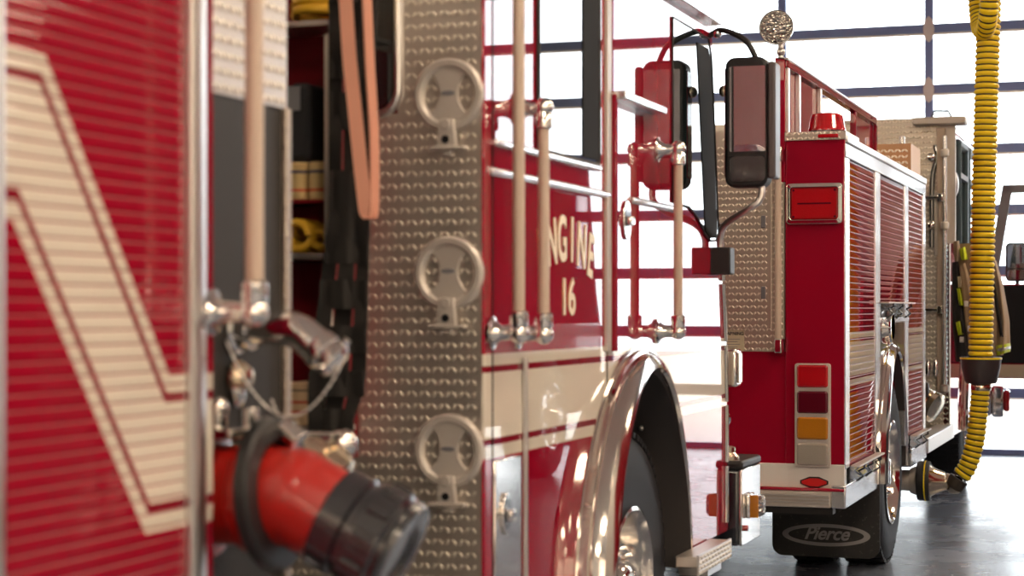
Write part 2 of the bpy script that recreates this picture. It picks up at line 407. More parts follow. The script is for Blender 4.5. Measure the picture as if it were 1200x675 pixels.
# ------------------------------------------------------------------ vehicle parts shared by the engines
def handrail(root, xs, y, z0, z1, off=.078, r=.0155, top=True, bottom=True, sx=1):
    X = xs + sx * off
    h = MB().cyl((X, y, z0), (X, y, z1), r, seg=20).build('grab_rail', 'grip', root)
    for z, on in ((z0, bottom), (z1, top)):
        if not on: continue
        b = MB(); sg = -1 if z == z0 else 1
        b.lathe([(-.012, .020), (-.008, .024), (.022, .024), (.03, .021), (.055, .021), (.062, .010)], (X, y, z - sg * .012), (0, 0, sg), 20)
        b.lathe([(0, .042), (.008, .042), (.012, .03), (.03, .02), (off - .01, .018)], (xs, y, z + sg * .03), (sx, 0, 0), 20)
        b.sphere((X, y, z + sg * .032), .026)
        b.build('stanchion', 'chrome', h)
    return h
def tyre_profile(w, r, ri):
    return [(0, ri), (.004, ri + .02), (-.012 + .004, ri + .09), (.0, r - .075), (.012, r - .028), (.035, r - .006), (.06, r), (w - .06, r), (w - .035, r - .006), (w - .012, r - .028), (w, r - .075), (w + .006, ri + .09), (w - .004, ri + .02), (w, ri)]
def wheel(root, xo, yc, r=.51, w=.27, sx=1, deep=False, name='wheel', rk=1.0):
    """xo outer face; tyre with ribbed tread, deep or convex polished rim, hub, ring of nuts"""
    b = MB(); ax = (-sx, 0, 0); prof = tyre_profile(w, r, .285 * rk)
    b.lathe(prof, (xo, yc, r), ax, 64, caps=False)
    # tread blocks round the shoulders
    for k in range(64):
        a = 2 * PI * k / 64; c, s_ = math.cos(a), math.sin(a)
        for (d0, d1) in ((.016, .07), (.10, .165), (.20, w - .016)):
            p = []
            for rr in (r - .014, r + .004):
                for d in (d0, d1):
                    for da in (-.032, .032):
                        p.append((xo - sx * d, yc + rr * math.cos(a + da), r + rr * math.sin(a + da)))
            v = [b.bm.verts.new(x) for x in p]
            for f in ((0, 1, 3, 2), (4, 6, 7, 5), (0, 4, 5, 1), (1, 5, 7, 3), (3, 7, 6, 2), (2, 6, 4, 0)): b.face([v[i] for i in f])
    t = b.build(name, 'tyre', root)
    if deep: rp = [(-.006, .292), (-.009, .280), (.010, .266), (.03, .258), (.12, .247), (.160, .225), (.165, .20), (.15, .185), (.07, .172), (.06, .16), (.06, .105), (.05, .095), (.02, .085), (.005, .07), (.0, .05), (.0, .0)]
    else: rp = [(-.006, .292), (-.008, .280), (.010, .268), (.022, .255), (.028, .215), (.012, .185), (.004, .10), (-.03, .09), (-.075, .075), (-.088, .05), (-.09, .0)]
    rp = [(d, q_ * rk) for d, q_ in rp]
    MB().lathe(rp, (xo, yc, r), ax, 48, caps=False).build('rim', 'polished', t)
    rn, dn = (.135 * rk, .058) if deep else (.148 * rk, .008)
    for k in range(10):
        a = 2 * PI * k / 10 + .2
        MB().lathe([(0, .019), (.012, .019), (.03, .014), (.04, .006), (.042, 0)], (xo - sx * dn, yc + rn * math.cos(a), r + rn * math.sin(a)), (sx, 0, 0), 12).build('lug_nut', 'chrome', t)
    return t
def shutter(root, xf, y0, y1, z0, z1, mt, pitch=.024, depth=.0016, gm='groove'):
    """roll-up door of narrow slats on a +X side; xf the outer face"""
    b = MB(); n = int((z1 - z0) / pitch)
    prof = [(xf - .02, z0)]
    for i in range(n):
        z = z0 + i * pitch
        prof += [(xf - depth, z), (xf - .0004, z + pitch * .06), (xf, z + pitch * .13), (xf, z + pitch * .87), (xf - .0004, z + pitch * .93), (xf - depth, z + pitch * .98)]
    prof += [(xf - depth, z1), (xf - .02, z1)]
    A = [b.bm.verts.new((x, y0, z)) for x, z in prof]; B = [b.bm.verts.new((x, y1, z)) for x, z in prof]
    for i in range(len(prof) - 1):
        b.mi = 1 if i % 6 in (0, 1, 5) else 0
        b.face([A[i], B[i], B[i + 1], A[i + 1]])
    return b.build('roller_shutter', [mt, gm], root, smooth=25)
def arch_pts(yc, zc, ry, rz, z0, n=28):
    a0 = math.asin(max(-1, min(1, (z0 - zc) / rz)))
    return [(yc + ry * math.cos(a), zc + rz * math.sin(a)) for a in [a0 + (PI - 2 * a0) * k / n for k in range(n + 1)]]
def fender(root, xs, yc, zc, ri, zi, z0, lip_r, lip_f, mt='polished', wr=.06, n=40):
    """polished wheel-arch trim: a rolled band standing proud of the side, its proud edge lip_r at the back, lip_f at the front"""
    b = MB(); rings = []
    a0 = math.asin((z0 - zc) / zi)
    for k in range(n + 1):
        a = a0 + (PI - 2 * a0) * k / n; f = (1 - math.cos(a)) / 2     # 0 front .. 1 back
        lip = lip_f + (lip_r - lip_f) * f; w = wr * (.45 + .55 * f)
        pr = [(0, w + .016), (.003, w + .016), (.005, w), (lip * .30, w * .96), (lip * .34, w * .80), (lip * .40, w * .80), (lip * .75, w * .62), (lip * .95, w * .25), (lip, .0), (lip - .012, -.006), (lip - .02, .0), (0, .0)]
        rings.append([(xs + x, yc + (ri + q_) * math.cos(a), zc + (zi + q_) * math.sin(a)) for x, q_ in pr])
    b.ringset(rings); return b.build('wheel_arch_trim', mt, root, smooth=30)
def liner(root, xs, xin, yc, zc, ri, zi, z0, n=32):
    b = MB(); a0 = math.asin((z0 - zc) / zi); A, B, A2, B2 = [], [], [], []
    for k in range(n + 1):
        a = a0 + (PI - 2 * a0) * k / n
        p = (yc + ri * math.cos(a), zc + zi * math.sin(a)); p2 = (yc + (ri + .012) * math.cos(a), zc + (zi + .012) * math.sin(a))
        A.append(b.bm.verts.new((xs, *p))); B.append(b.bm.verts.new((xin, *p))); A2.append(b.bm.verts.new((xs, *p2))); B2.append(b.bm.verts.new((xin, *p2)))
    for i in range(n):
        b.face([A[i], B[i], B[i + 1], A[i + 1]]); b.face([A2[i], A2[i + 1], B2[i + 1], B2[i]]); b.face([A[i], A[i + 1], A2[i + 1], A2[i]])
    b.face(B)
    o = b.build('wheel_well_liner', 'liner', root)
    return o
def bottle_door(root, x, y, z, r=.093):
    """round cast door of an air-bottle tube on a rear-facing wall: ring, waisted centre plate, latch"""
    b = MB(); b.lathe([(0, r), (.012, r), (.018, r - .006), (.018, r - .018), (.012, r - .025), (0, r - .026)], (x, y, z), (0, -1, 0), 48, caps=False)
    ring = b.build('air_bottle_door', 'cast', root)
    pts = []
    for k in range(9): a = PI * .30 + (PI * .40) * k / 8; pts.append((x + (r - .02) * math.cos(a), z + (r - .02) * math.sin(a)))
    for k in range(9): a = PI * .42 - PI * .84 * k / 8; pts.append((x - .078 + .054 * math.cos(a), z + .004 + .060 * math.sin(a)))
    for k in range(9): a = PI * 1.30 + (PI * .40) * k / 8; pts.append((x + (r - .02) * math.cos(a), z + (r - .02) * math.sin(a)))
    for k in range(9): a = -PI * .42 + PI * .84 * k / 8; pts.append((x + .078 - .054 * math.cos(a), z + .004 + .060 * math.sin(a)))
    MB().prism(pts, 'Y', y - .001, y - .011).build('centre_plate', 'cast', ring, bevel=.002)
    MB().prism([(x + .019 * math.cos(a * PI / 8), z + .005 + .006 * math.sin(a * PI / 8)) for a in range(16)], 'Y', y - .011, y - .0135).build('badge', 'grey_frame', ring)
    l = MB().prism([(x - .020, z - r + .03), (x + .020, z - r + .03), (x + .026, z - r - .038), (x - .026, z - r - .038)], 'Y', y - .008, y - .03)
    l.cyl((x, y - .03, z - r + .018), (x, y - .034, z - r + .018), .014); l.box(x - .048, x + .048, y, y - .032, z - r - .046, z - r - .036); l.box(x - .012, x + .012, y, y - .02, z - r - .062, z - r - .046)
    la = l.build('latch', 'cast', ring, bevel=.003)
    MB().lathe([(0, .010), (.003, .010)], (x, y - .030, z - r - .020), (0, -1, 0), 16).build('latch_hole', 'matte_black', la)
    return ring

# ================================================================== engine in front
XS = -1.60
def Y1(px, X=XS): return at(px, 300, X=X).y
E1 = thing('fire_engine', (-2.85, 5.0, 0), 'nearest red fire engine, marked ENGINE 16, with tread plate wall and broad white stripe', 'fire engine')
# white band that drops across the shutter: taken from its corners on the side
A1, A2 = at(60, 63, X=XS), at(199, 431, X=XS); B1, B2 = at(18, 258, X=XS), at(171, 612, X=XS)
dv = ((A2 - A1).normalized() + (B2 - B1).normalized()).normalized()
nv = Vector((0, dv.z, -dv.y))          # in the side plane, towards the lower left
cA = nv.dot((A1 + A2) / 2); cB = nv.dot((B1 + B2) / 2)
M['stripe1'] = striped('red_side_paint_with_white_band', E1.location, (A1.z, A1.z - B1.z, (nv.y, nv.z, cA), cB - cA))
YB = 3.0                                # front end of the rear body
yA, yR = Y1(3), Y1(222)
b = MB()
b.box(-4.10, XS - .045, .3, YB - .02, .55, 2.62)
b.build('body', 'red', E1, bevel=.01)
MB().box(XS - .045, XS, Y1(239), YB, .55, 2.62).build('corner_post', 'stripe1', E1, bevel=.006)
MB().box(XS - .045, XS, .3, .8, .55, 2.62).build('corner_post', 'stripe1', E1, bevel=.006)
MB().box(XS - .045, XS, .3, YB, 2.62, 2.70).build('roof_rail', 'satin', E1, bevel=.01)
shutter(E1, XS - .008, yA, yR, .58, 2.61, 'stripe1')
shutter(E1, XS - .008, .82, yA - .03, .58, 2.61, 'stripe1')
for ya, yb in ((yR, Y1(239.5)), (yA - .03, yA)):
    MB().prism([(XS - .03, ya), (XS + .004, ya), (XS + .009, ya + .008), (XS + .009, yb - .008), (XS + .004, yb), (XS - .03, yb)], 'Z', .55, 2.62).build('shutter_rail', 'satin', E1, bevel=.002)
MB().box(XS - .045, XS + .003, .3, YB, .50, .56).build('rub_rail', 'satin', E1, bevel=.006)
wheel(E1, XS - .03, 1.1, sx=1, deep=True)
# pump house between body and cab
XP = -1.70; YP = at(334, 300, X=XP).y
MB().box(-4.0, XP, YB - .02, YP, .5, at(300, 120, X=XP, ).z).build('pump_panel', 'panel_grey', E1)
zpl = at(300, 120, X=XP).z
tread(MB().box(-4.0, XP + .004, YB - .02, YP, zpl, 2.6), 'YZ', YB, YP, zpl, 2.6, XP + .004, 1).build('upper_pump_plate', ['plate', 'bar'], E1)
MB().box(XP - .01, XP + .012, YP - .018, YP + .008, .5, zpl).build('panel_edge_trim', 'dp_side', E1, bevel=.003)
MB().box(-3.6, -2.6, YP, 4.42, .5, 1.05).build('pump_frame', 'matte_black', E1)
MB().box(-4.0, -1.68, YB, 4.42, .42, .50).build('pump_running_board', 'dp_top', E1)
handrail(E1, XS, YB - .02, 1.455, 2.45, off=.09, r=.0165)
# chromed discharge elbow with cap and chain
p0 = at(288, 390, X=XP); p0.y = 3.27
path = bez([(XP, 3.27, 1.392), (XP + .07, 3.27, 1.394), (XP + .13, 3.275, 1.388), (XP + .18, 3.28, 1.352)], 8)
el = MB().tube(path, .035, 24)
el.lathe([(0, .05), (.012, .05), (.018, .042), (.04, .042)], (XP, 3.27, 1.392), (1, 0, 0), 28)
d_ = (path[-1] - path[-2]).normalized()
el = el.build('discharge_elbow', 'chrome', E1)
c = MB(); c.lathe([(-.015, .036), (-.005, .039), (.010, .039), (.014, .033), (.024, .036), (.038, .036), (.046, .026), (.047, 0)], path[-1], d_, 28)
for a in range(3):
    u = d_.orthogonal().normalized(); w = d_.cross(u); an = a * 2 * PI / 3 + .6
    c.cyl(path[-1] + d_ * .03 + (u * math.cos(an) + w * math.sin(an)) * .03, path[-1] + d_ * .03 + (u * math.cos(an) + w * math.sin(an)) * .047, .008)
c.build('discharge_cap', 'chrome', el)
def chain(p0, p1, sag, parent, r=.003):
    pts = []
    for k in range(49):
        t = k / 48; p = Vector(p0).lerp(Vector(p1), t); p.z -= sag * 4 * t * (1 - t); pts.append(p)
    MB().tube(pts, r, 8, radii=[r * (1.0 if i % 2 else .45) for i in range(49)]).build('retaining_chain', 'satin', parent)
chain((XP + .01, 3.215, 1.37), path[-1] + d_ * .05, .12, el)
# small drain cap hanging below the rail foot
MB().lathe([(0, .03), (.006, .034), (.02, .03), (.035, .02), (.04, 0)], (XP + .002, 3.262, 1.30), (1, 0, -.15), 24).build('drain_cap', 'brass', el)
MB().sphere((XP + .012, 3.262, 1.275), .03, sc=(.5, .8, 1.3)).build('cap_handle', 'chrome', el)
# red suction inlet with black storz cap
yi, zi = 3.125, 1.085
b = MB(); b.lathe([(0, .118), (.03, .118), (.035, .095), (.10, .092), (.11, .104), (.135, .104), (.14, .094), (.20, .09)], (XP, yi, zi), (1, 0, 0), 40)
dn_ = Vector((.86, .06, -.42)).normalized(); pe = Vector((XP + .20, yi, zi))
b.sphere(pe, .091, 28)
b.lathe([(0, .09), (.07, .088), (.10, .084)], pe, dn_, 40)
inl = b.build('suction_inlet', 'valve_red', E1)
MB().lathe([(-.012, .098), (-.012, .135), (-.006, .142), (.012, .142), (.018, .135), (.018, .098)], (XP + .155, yi, zi + .005), Vector((1, 0, .08)), 48, caps=False).build('locking_ring', 'plastic', inl)
b = MB(); b.lathe([(.075, .086), (.08, .098), (.125, .098), (.13, .092), (.142, .092), (.147, .104), (.20, .104), (.206, .097), (.214, .097), (.218, .100), (.23, .095), (.232, .06), (.222, .05), (.222, 0)], pe, dn_, 48)
u = dn_.orthogonal().normalized(); w = dn_.cross(u)
for a in range(12):
    an = a * 2 * PI / 12; q_ = u * math.cos(an) + w * math.sin(an)
    b.cyl(pe + dn_ * .155 + q_ * .103, pe + dn_ * .195 + q_ * .103, .009, seg=8)
b.build('inlet_cap', 'gloss_black', inl)
b = MB(); b.box(XP, XP + .10, yi - .06, yi + .09, zi + .105, zi + .125); b.cyl((XP + .04, yi + .0, zi + .12), (XP + .04, yi, zi + .165), .02); b.cyl((XP + .08, yi + .05, zi + .12), (XP + .08, yi + .05, zi + .16), .018); b.sphere((XP + .04, yi, zi + .16), .022)
b.cyl((XP + .16, yi + .02, zi + .13), (XP + .20, yi + .02, zi + .10), .02)
b.build('relief_valve', 'polished', inl, bevel=.003)
b = MB(); b.lathe([(0, .03), (.05, .03), (.055, .05), (.09, .05), (.1, .03), (.12, .045), (.15, .045), (.16, 0)], (XP, yi - .005, .885), Vector((1, 0, -.1)), 28); b.build('drain_valve', 'chrome', E1)
# second chromed inlet further forward with lugged cap
pe2 = Vector((XP, 3.42, 1.155)); d2 = Vector((.8, .1, -.5)).normalized()
b = MB(); b.lathe([(0, .07), (.02, .07), (.03, .052), (.07, .05), (.075, .068), (.11, .068), (.115, .06), (.125, .07), (.165, .07), (.175, .05), (.176, 0)], pe2, d2, 36)
u = d2.orthogonal().normalized(); w = d2.cross(u)
for a in range(8):
    an = a * PI / 4; q_ = u * math.cos(an) + w * math.sin(an)
    b.cyl(pe2 + d2 * .13 + q_ * .068, pe2 + d2 * .16 + q_ * .068, .01, seg=8)
b.build('gated_inlet', 'brass', E1)
chain((XP + .015, 3.40, 1.25), (XP + .12, 3.43, 1.09), .03, E1)
b = MB(); b.cyl((XP, 3.47, 1.16), (XP + .12, 3.49, 1.16), .022); b.sphere((XP + .13, 3.49, 1.155), .032); b.build('gate_handle', 'chrome', E1)

# cab: rear wall, sides with wheel arch, roof, front
YC = 4.42; YW = 5.92; ZW = .51
wl = at(466, 60, Y=YC).x
b = MB()
wb = at(440, 134, Y=YC).z; wx0, wx1, wz0, wz1 = -2.62, wl, wb, 2.62
b.box(-4.10, wx0, YC, YC + .05, .5, 2.75); b.box(wx1, XS - .0515, YC, YC + .05, .5, 2.75); b.box(XS - .0515, XS - .008, YC - .001, YC - .0002, .5, 2.75); b.box(wx0, wx1, YC, YC + .05, .5, wz0); b.box(wx0, wx1, YC, YC + .05, wz1, 2.75)
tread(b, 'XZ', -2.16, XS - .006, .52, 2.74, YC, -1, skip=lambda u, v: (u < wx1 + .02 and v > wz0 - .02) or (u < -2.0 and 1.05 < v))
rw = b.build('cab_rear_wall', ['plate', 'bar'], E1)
o_ = rect(wx0, wx1, wz0, wz1, .06); MB().prism(o_, 'Y', YC + .012, YC + .02).build('rear_window', 'glass_dark', E1)
MB().tube([(p[0], YC - .003, p[1]) for p in rect(wx0 - .004, wx1 + .004, wz0 - .004, wz1 + .004, .065, 8)], .012, 10, close=True).build('window_surround', 'satin', E1)
# corner fill behind window's rounded corners
for z in (1.968, 1.52, 1.073): bottle_door(E1, at(527, 300, Y=YC).x, YC, z)
side = [(YC, .50), (YC, 2.60), (6.90, 2.60), (6.94, 2.50), (7.09, 1.65), (7.20, 1.28), (7.22, .56), (YW + .665, .56)]
side += arch_pts(YW, ZW, .665, .74, .56)[1:] + [(YW - .64, .50)]
MB().prism(side, 'X', XS, XS - .05).build('cab_side', 'stripe1', E1, bevel=.006)
MB().prism(side, 'X', -4.10, -4.05).build('cab_side', 'stripe1', E1, bevel=.006)
MB().box(-4.08, XS - .02, YC + .0, 6.93, 2.60, 2.80).build('cab_roof', 'red', E1, bevel=.04)
front = [(6.90, 2.6), (6.94, 2.5), (7.09, 1.65), (7.20, 1.28), (7.22, .56), (7.16, .56), (7.14, 1.28), (7.03, 1.65), (6.86, 2.6)]
MB().prism(front, 'X', -4.06, XS - .04).build('cab_front', 'red', E1)
def fr_(t): return (6.945 + .145 * t, 2.47 - .80 * t)
MB().prism([(fr_(0)[0] + .0, fr_(0)[1]), (fr_(0)[0] + .012, fr_(0)[1]), (fr_(1)[0] + .012, fr_(1)[1]), (fr_(1)[0], fr_(1)[1])], 'X', -3.95, -1.75).build('windscreen', 'glass_dark', E1)
MB().prism([(YC + .02, 2.50), (6.96, 2.50), (6.98, 2.515), (6.96, 2.54), (YC + .02, 2.54)], 'X', XS - .01, XS + .035).build('drip_rail', 'alu_white', E1, bevel=.004)
MB().box(-4.0, XS - .06, YC + .06, YW - .75, .5, .60).build('cab_floor', 'matte_black', E1)
# windows of the side
def side_window(root, xs, pts, nm, mt='glass_dark', proud=.004, seal=.007):
    g = MB().prism(pts, 'X', xs - .01, xs + proud).build(nm, mt, root)
    n = len(pts)
    MB().tube([(xs + proud, p[0], p[1]) for p in pts], seal, 8, close=True).build('window_seal', 'rubber', g)
    return g
cy0, cy1 = Y1(629), Y1(700); side_window(E1, XS, rect(cy0, cy1, 1.862, 2.45, .02), 'crew_window')
MB().box(XS - .01, XS + .007, Y1(681), Y1(699), 1.875, 2.44).build('window_divider', 'matte_black', E1)
MB().box(XS - .005, XS + .016, Y1(576), cy1, 1.843, 1.860).build('window_sill_trim', 'alu_white', E1, bevel=.005)
fw = [(Y1(787), 1.80), (Y1(806), 1.795), (Y1(816), 1.765), (Y1(824), 1.71), (Y1(831), 1.685), (Y1(838), 1.69), (Y1(841), 1.72), (Y1(833), 2.36), (Y1(829), 2.44), (Y1(787), 2.44)]
side_window(E1, XS, fw, 'front_window', seal=.004)
g_ = [(Y1(825), 1.72), (Y1(831), 1.695), (Y1(838), 1.70), (Y1(838.5), 1.74), (Y1(831), 2.36), (Y1(828), 2.40), (Y1(815), 2.40)]
MB().prism(g_, 'X', XS - .01, XS + .007).build('quarter_light', 'matte_black', E1)
# trim along both doors
for a_, c_ in ((573, 712), (739, 790)):
    MB().lathe([(0, .009), (.001, .011), (Y1(c_) - Y1(a_), .011)], (XS + .002, Y1(a_), 1.778), (0, 1, 0), 14).build('door_trim_strip', 'alu_white', E1)
MB().box(XS - .004, XS + .010, Y1(708.5), Y1(713.5), 1.30, 2.5).build('door_edge_strip', 'cast', E1, bevel=.003)
MB().box(XS - .004, XS + .022, Y1(714.5), Y1(717), 1.30, 2.09).build('door_edge', 'red', E1, bevel=.004)
MB().box(XS - .006, XS + .05, Y1(715), Y1(765), 2.075, 2.10).build('door_ledge', 'alu_white', E1, bevel=.004)
# seams
for px, z0, z1 in ((576.5, .52, 2.5), (711, .75, 1.3), (800, 2.0, 2.0001)):
    MB().box(XS - .004, XS + .0015, Y1(px), Y1(px) + .007, z0, z1).build('door_seam', 'matte_black', E1)
# polished lower compartment door behind the crew door, with hinge and latch
MB().box(XS - .01, XS + .004, Y1(579), Y1(610), .52, 1.045).build('compartment_door', 'polished', E1, bevel=.004)
MB().cyl((XS + .006, Y1(613), .52), (XS + .006, Y1(613), 1.30), .008, seg=10).build('piano_hinge', 'satin', E1)
def paddle(x, y, z, ry=.042, rz=.062):
    b = MB(); b.prism([(y + ry * math.cos(a * PI / 12), z + rz * math.sin(a * PI / 12)) for a in range(24)], 'X', x, x + .008)
    o = b.build('door_latch', 'chrome', E1, bevel=.003)
    MB().prism([(y + ry * .72 * math.cos(a * PI / 12), z + rz * .72 * math.sin(a * PI / 12)) for a in range(24)], 'X', x + .008, x + .0095).build('latch_recess', 'gloss_black', o)
    MB().box(x + .006, x + .026, y - ry * .5, y + ry * .62, z - .018, z + .012).build('latch_paddle', 'chrome', o, bevel=.006)
p = at(733, 258, X=XS); paddle(XS, p.y, p.z)
p = at(590, 602, X=XS); paddle(XS + .004, p.y, p.z, .035, .055)
# hand rails beside the doors
handrail(E1, XS, 4.466, 1.40, 2.50, off=.075)
handrail(E1, XS, 4.668, 1.395, 1.925, off=.075)
handrail(E1, XS, 6.116, 1.385, 1.935, off=.075)
# lettering
def arch_text(s, yc, zc, rad, span, size, tall):
    n = len(s)
    for i, ch in enumerate(s):
        a = (i - (n - 1) / 2) / (n - 1) * span
        p = Vector((XS + .0015, yc + rad * math.sin(a), zc - rad + rad * math.cos(a))); t_ = a * .6
        c_, s_ = math.cos(t_), math.sin(t_)
        text('letter', ch, size, 'gold', E1, basis(p, (0, c_, -s_), (0, s_ * tall, c_ * tall), (1, 0, 0)), offset=.003)
pc = at(664, 284, X=XS)
arch_text('ENGINE', pc.y, pc.z + .004, .66, R(41), .118, 1.5)
p = at(665, 350, X=XS); text('engine_number', '16', .145, 'gold', E1, SIDE((XS + .0015, p.y, p.z)), offset=.003)
# wheel, arch, liner
fender(E1, XS, YW, ZW, .655, .73, .50, .105, .012, wr=.08)
liner(E1, XS + .010, -2.35, YW, ZW, .645, .72, .50)
wheel(E1, XS - .055, 6.0, r=.51, sx=1, deep=True, rk=.91)
for a in (70, 45, 20, 2):
    MB().sphere((XS - .12, YW + .635 * math.cos(R(a)), ZW + .71 * math.sin(R(a))), .009, 8).build('liner_bolt', 'satin', E1)
# step under the front of the cab
sy0, sy1 = 6.36, Y1(861, XS + .1)
b = MB().box(XS + .004, XS + .085, sy0, sy1, .53, .57).build('step_tread', 'plate', E1, bevel=.004)
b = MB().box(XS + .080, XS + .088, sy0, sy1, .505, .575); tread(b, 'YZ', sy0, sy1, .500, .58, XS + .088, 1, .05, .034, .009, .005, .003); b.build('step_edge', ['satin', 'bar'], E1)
MB().box(XS - .06, XS + .05, 6.66, sy1, .46, .53).build('step_bracket', 'satin', E1)
# front bumper with side lamp
by0, by1 = 7.235, 7.60
MB().box(-4.14, -1.56, by0, by1, .50, .80).build('front_bumper', 'gloss_black', E1, bevel=.012)
MB().box(-1.562, -1.549, by0 + .004, by1 - .004, .50, .80).build('bumper_end', 'polished', E1, bevel=.004)
MB().box(-4.14, -1.545, by0, by1, .80, .835).build('bumper_cover', 'plastic', E1, bevel=.012)
p = at(877, 592, X=-1.549)
b = MB().box(-1.549, -1.532, p.y - .05, p.y + .05, p.z - .05, p.z + .05).build('side_lamp', 'chrome', E1, bevel=.01)
MB().box(-1.535, -1.485, p.y - .038, p.y + .038, p.z - .042, p.z + .042).build('lamp_lens', 'facet', b, bevel=.014)
MB().box(-1.535, -1.50, p.y - .045, p.y - .0385, p.z - .045, p.z + .045).build('amber_strip', 'amber_lens', b, bevel=.003)
MB().lathe([(0, .012), (.012, .012), (.014, .0)], (-1.549, p.y - .06, p.z - .085), (1, 0, 0), 14).build('bumper_bolt', 'red_lens', E1)
b = MB(); b.lathe([(0, .06), (.015, .06), (.03, .045), (.05, .045), (.055, .03)], (-1.63, by0 + .05, .835), (0, 0, 1), 20); b.cyl((-1.63, by0 + .05, .88), (-1.63, by0 + .05, .97), .016); b.build('bumper_fitting', 'brass', E1)
MB().tube(bez([(-1.63, by0 + .05, .96), (-1.61, by0 + .03, 1.0), (-1.63, by0 + .0, 1.03)], 6), .012, 10).build('fitting_handle', 'chrome', E1)
# hinge strip and lamp on the front corner
b = MB()
for i in range(5):
    z0 = .60 + i * .235; y = 7.17 if z0 < 1.2 else 7.17 - .17 * (z0 - 1.2)
    b.cyl((XS + .004, y, z0), (XS + .004, 7.17 if z0 + .22 < 1.2 else 7.17 - .17 * (z0 + .22 - 1.2), z0 + .22), .010, seg=10)
b.build('door_hinge_strip', 'polished', E1)
p = at(857, 431, X=XS)
b = MB().box(XS - .02, XS + .025, p.y - .02, p.y + .07, p.z - .075, p.z + .075).build('corner_lamp', 'chrome', E1, bevel=.01)
MB().box(XS + .024, XS + .032, p.y - .006, p.y + .056, p.z - .06, p.z + .06).build('lamp_lens', 'clear_lens', b, bevel=.003)
# rear-view mirror on its arms
mx, my = -1.425, 6.81
mz0, mz1 = at(880, 219, Y=my).z, at(880, 66, Y=my).z
mxl, mxr = at(849, 140, Y=my).x, at(899, 140, Y=my).x
hs = MB().prism(rect(mxl, mxr, mz0, mz1, .035, 6), 'Y', my, my + .10).build('mirror_housing', 'plastic', E1, bevel=.012)
MB().prism(rect(mxr, mxr + .03, mz0 + .03, mz1 - .02, .012, 4), 'Y', my + .0, my + .10).build('mirror_side_cover', 'mirror_shell', hs, bevel=.008)
zs = at(880, 180, Y=my).z
MB().prism(rect(mxl + .02, mxr - .006, zs + .008, mz1 - .035, .006), 'Y', my - .004, my + .004).build('mirror_glass', 'mirror', hs)
MB().box(mxl + .014, mxr - .002, my - .006, my + .002, zs - .006, zs + .006).build('mirror_divider', 'plastic', hs)
b = MB(); b.prism(rect(mxl + .02, mxr - .006, mz0 + .02, zs - .008, .02, 5), 'Y', my - .005, my + .004); b.build('convex_glass', 'gloss_black', hs)
MB().box(mxl - .004, mxl + .002, my + .015, my + .09, mz0 + .04, mz1 - .04).build('inner_cover', 'red', hs, bevel=.003)
MB().sphere((mxl - .012, my + .05, at(767, 108, Y=my).z), .022).build('cover_knob', 'brass', hs)
MB().box(XS - .005, XS + .075, 6.92, 7.0, at(835, 322, X=XS).z, at(835, 290, X=XS).z).build('mirror_bracket', 'plastic', E1, bevel=.006)
MB().tube(bez([(XS + .03, 6.96, 1.64), (XS + .03, 6.95, 1.70), (XS + .06, 6.92, 1.75), (-1.44, 6.85, 1.80), (-1.395, 6.85, 1.84), (-1.395, 6.855, 1.92)], 8), .013, 14).build('lower_mirror_arm', 'satin', E1)
MB().tube(bez([(XS - .0, 6.90, at(838, 46, X=XS).z), (XS + .05, 6.89, at(845, 45, X=XS).z), (-1.46, 6.86, at(870, 46, Y=6.86).z), (-1.42, 6.86, mz1 + .01), (-1.42, 6.86, mz1 - .02)], 8), .011, 12).build('upper_mirror_arm', 'plastic', E1)
MB().sphere((XS + .03, 6.90, at(840, 45, X=XS).z), .018).build('arm_pivot', 'chrome', E1)

# rack on the back of the cab, between pump house and cab
ry0, ry1 = 4.235, YC - .004; rxr = at(386, 200, Y=ry0).x; rxl = -2.55
def zY(py, Y=ry0, px=360): return at(px, py, Y=Y).z
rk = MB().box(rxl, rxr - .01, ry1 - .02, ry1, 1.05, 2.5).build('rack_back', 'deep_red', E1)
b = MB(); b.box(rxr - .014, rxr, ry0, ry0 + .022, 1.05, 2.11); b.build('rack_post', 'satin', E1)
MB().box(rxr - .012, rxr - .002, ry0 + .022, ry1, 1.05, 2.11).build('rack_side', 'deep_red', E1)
shelf_z = (zY(297), zY(501), zY(24))
shelves = [MB().box(rxl, rxr, ry0, ry1 - .02, z - .014, z).build('rack_shelf', 'satin', E1, bevel=.002) for z in shelf_z]
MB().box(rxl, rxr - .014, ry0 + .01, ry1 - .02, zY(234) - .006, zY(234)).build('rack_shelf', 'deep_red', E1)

zn = at(412, -125, Y=4.04).z; xn = at(412, -125, Y=4.04).x
MB().cyl((xn, YP - .02, zn + .022), (xn, YC, zn + .022), .014).cyl((xn - .12, 4.04, zn + .016), (xn + .10, 4.04, zn + .016), .010).cyl((xn - .12, 3.95, zn + .012), (xn + .10, 3.95, zn + .012), .008).build('net_hanger_bar', 'satin', E1)
# ------------------------------------------------------------------ things stowed in the rack
def folded_hose(x0, x1, y0, z0, z1, mt, lab, grp='flat hoses folded on the cab rack'):
    b = MB(); cx = (x0 + x1) / 2; w = (x1 - x0) / 2; pts = []
    for k in range(13): a = PI + PI * k / 12; pts.append((cx + w * math.cos(a), y0 + .02 + .02 * math.sin(a)))
    pts += [(x1, y0 + .135), (x0, y0 + .135)]
    b.prism(pts, 'Z', z0, z1)
    return tag(b.build('folded_hose', mt, bevel=.004), lab, 'fire hose', grp)
X_ = lambda px, Y=4.26: at(px, 300, Y=Y).x
za, zb = zY(234) + .001, zY(189)
folded_hose(X_(336), X_(359.5), 4.25, za, zb, 'hose_cream', 'cream hose with blue and red lines folded on edge, beside the pump panel')
folded_hose(X_(360.5), X_(385) - .004, 4.25, za, zb, 'hose_cream', 'cream hose with blue and red lines folded on edge, beside the black webbing')
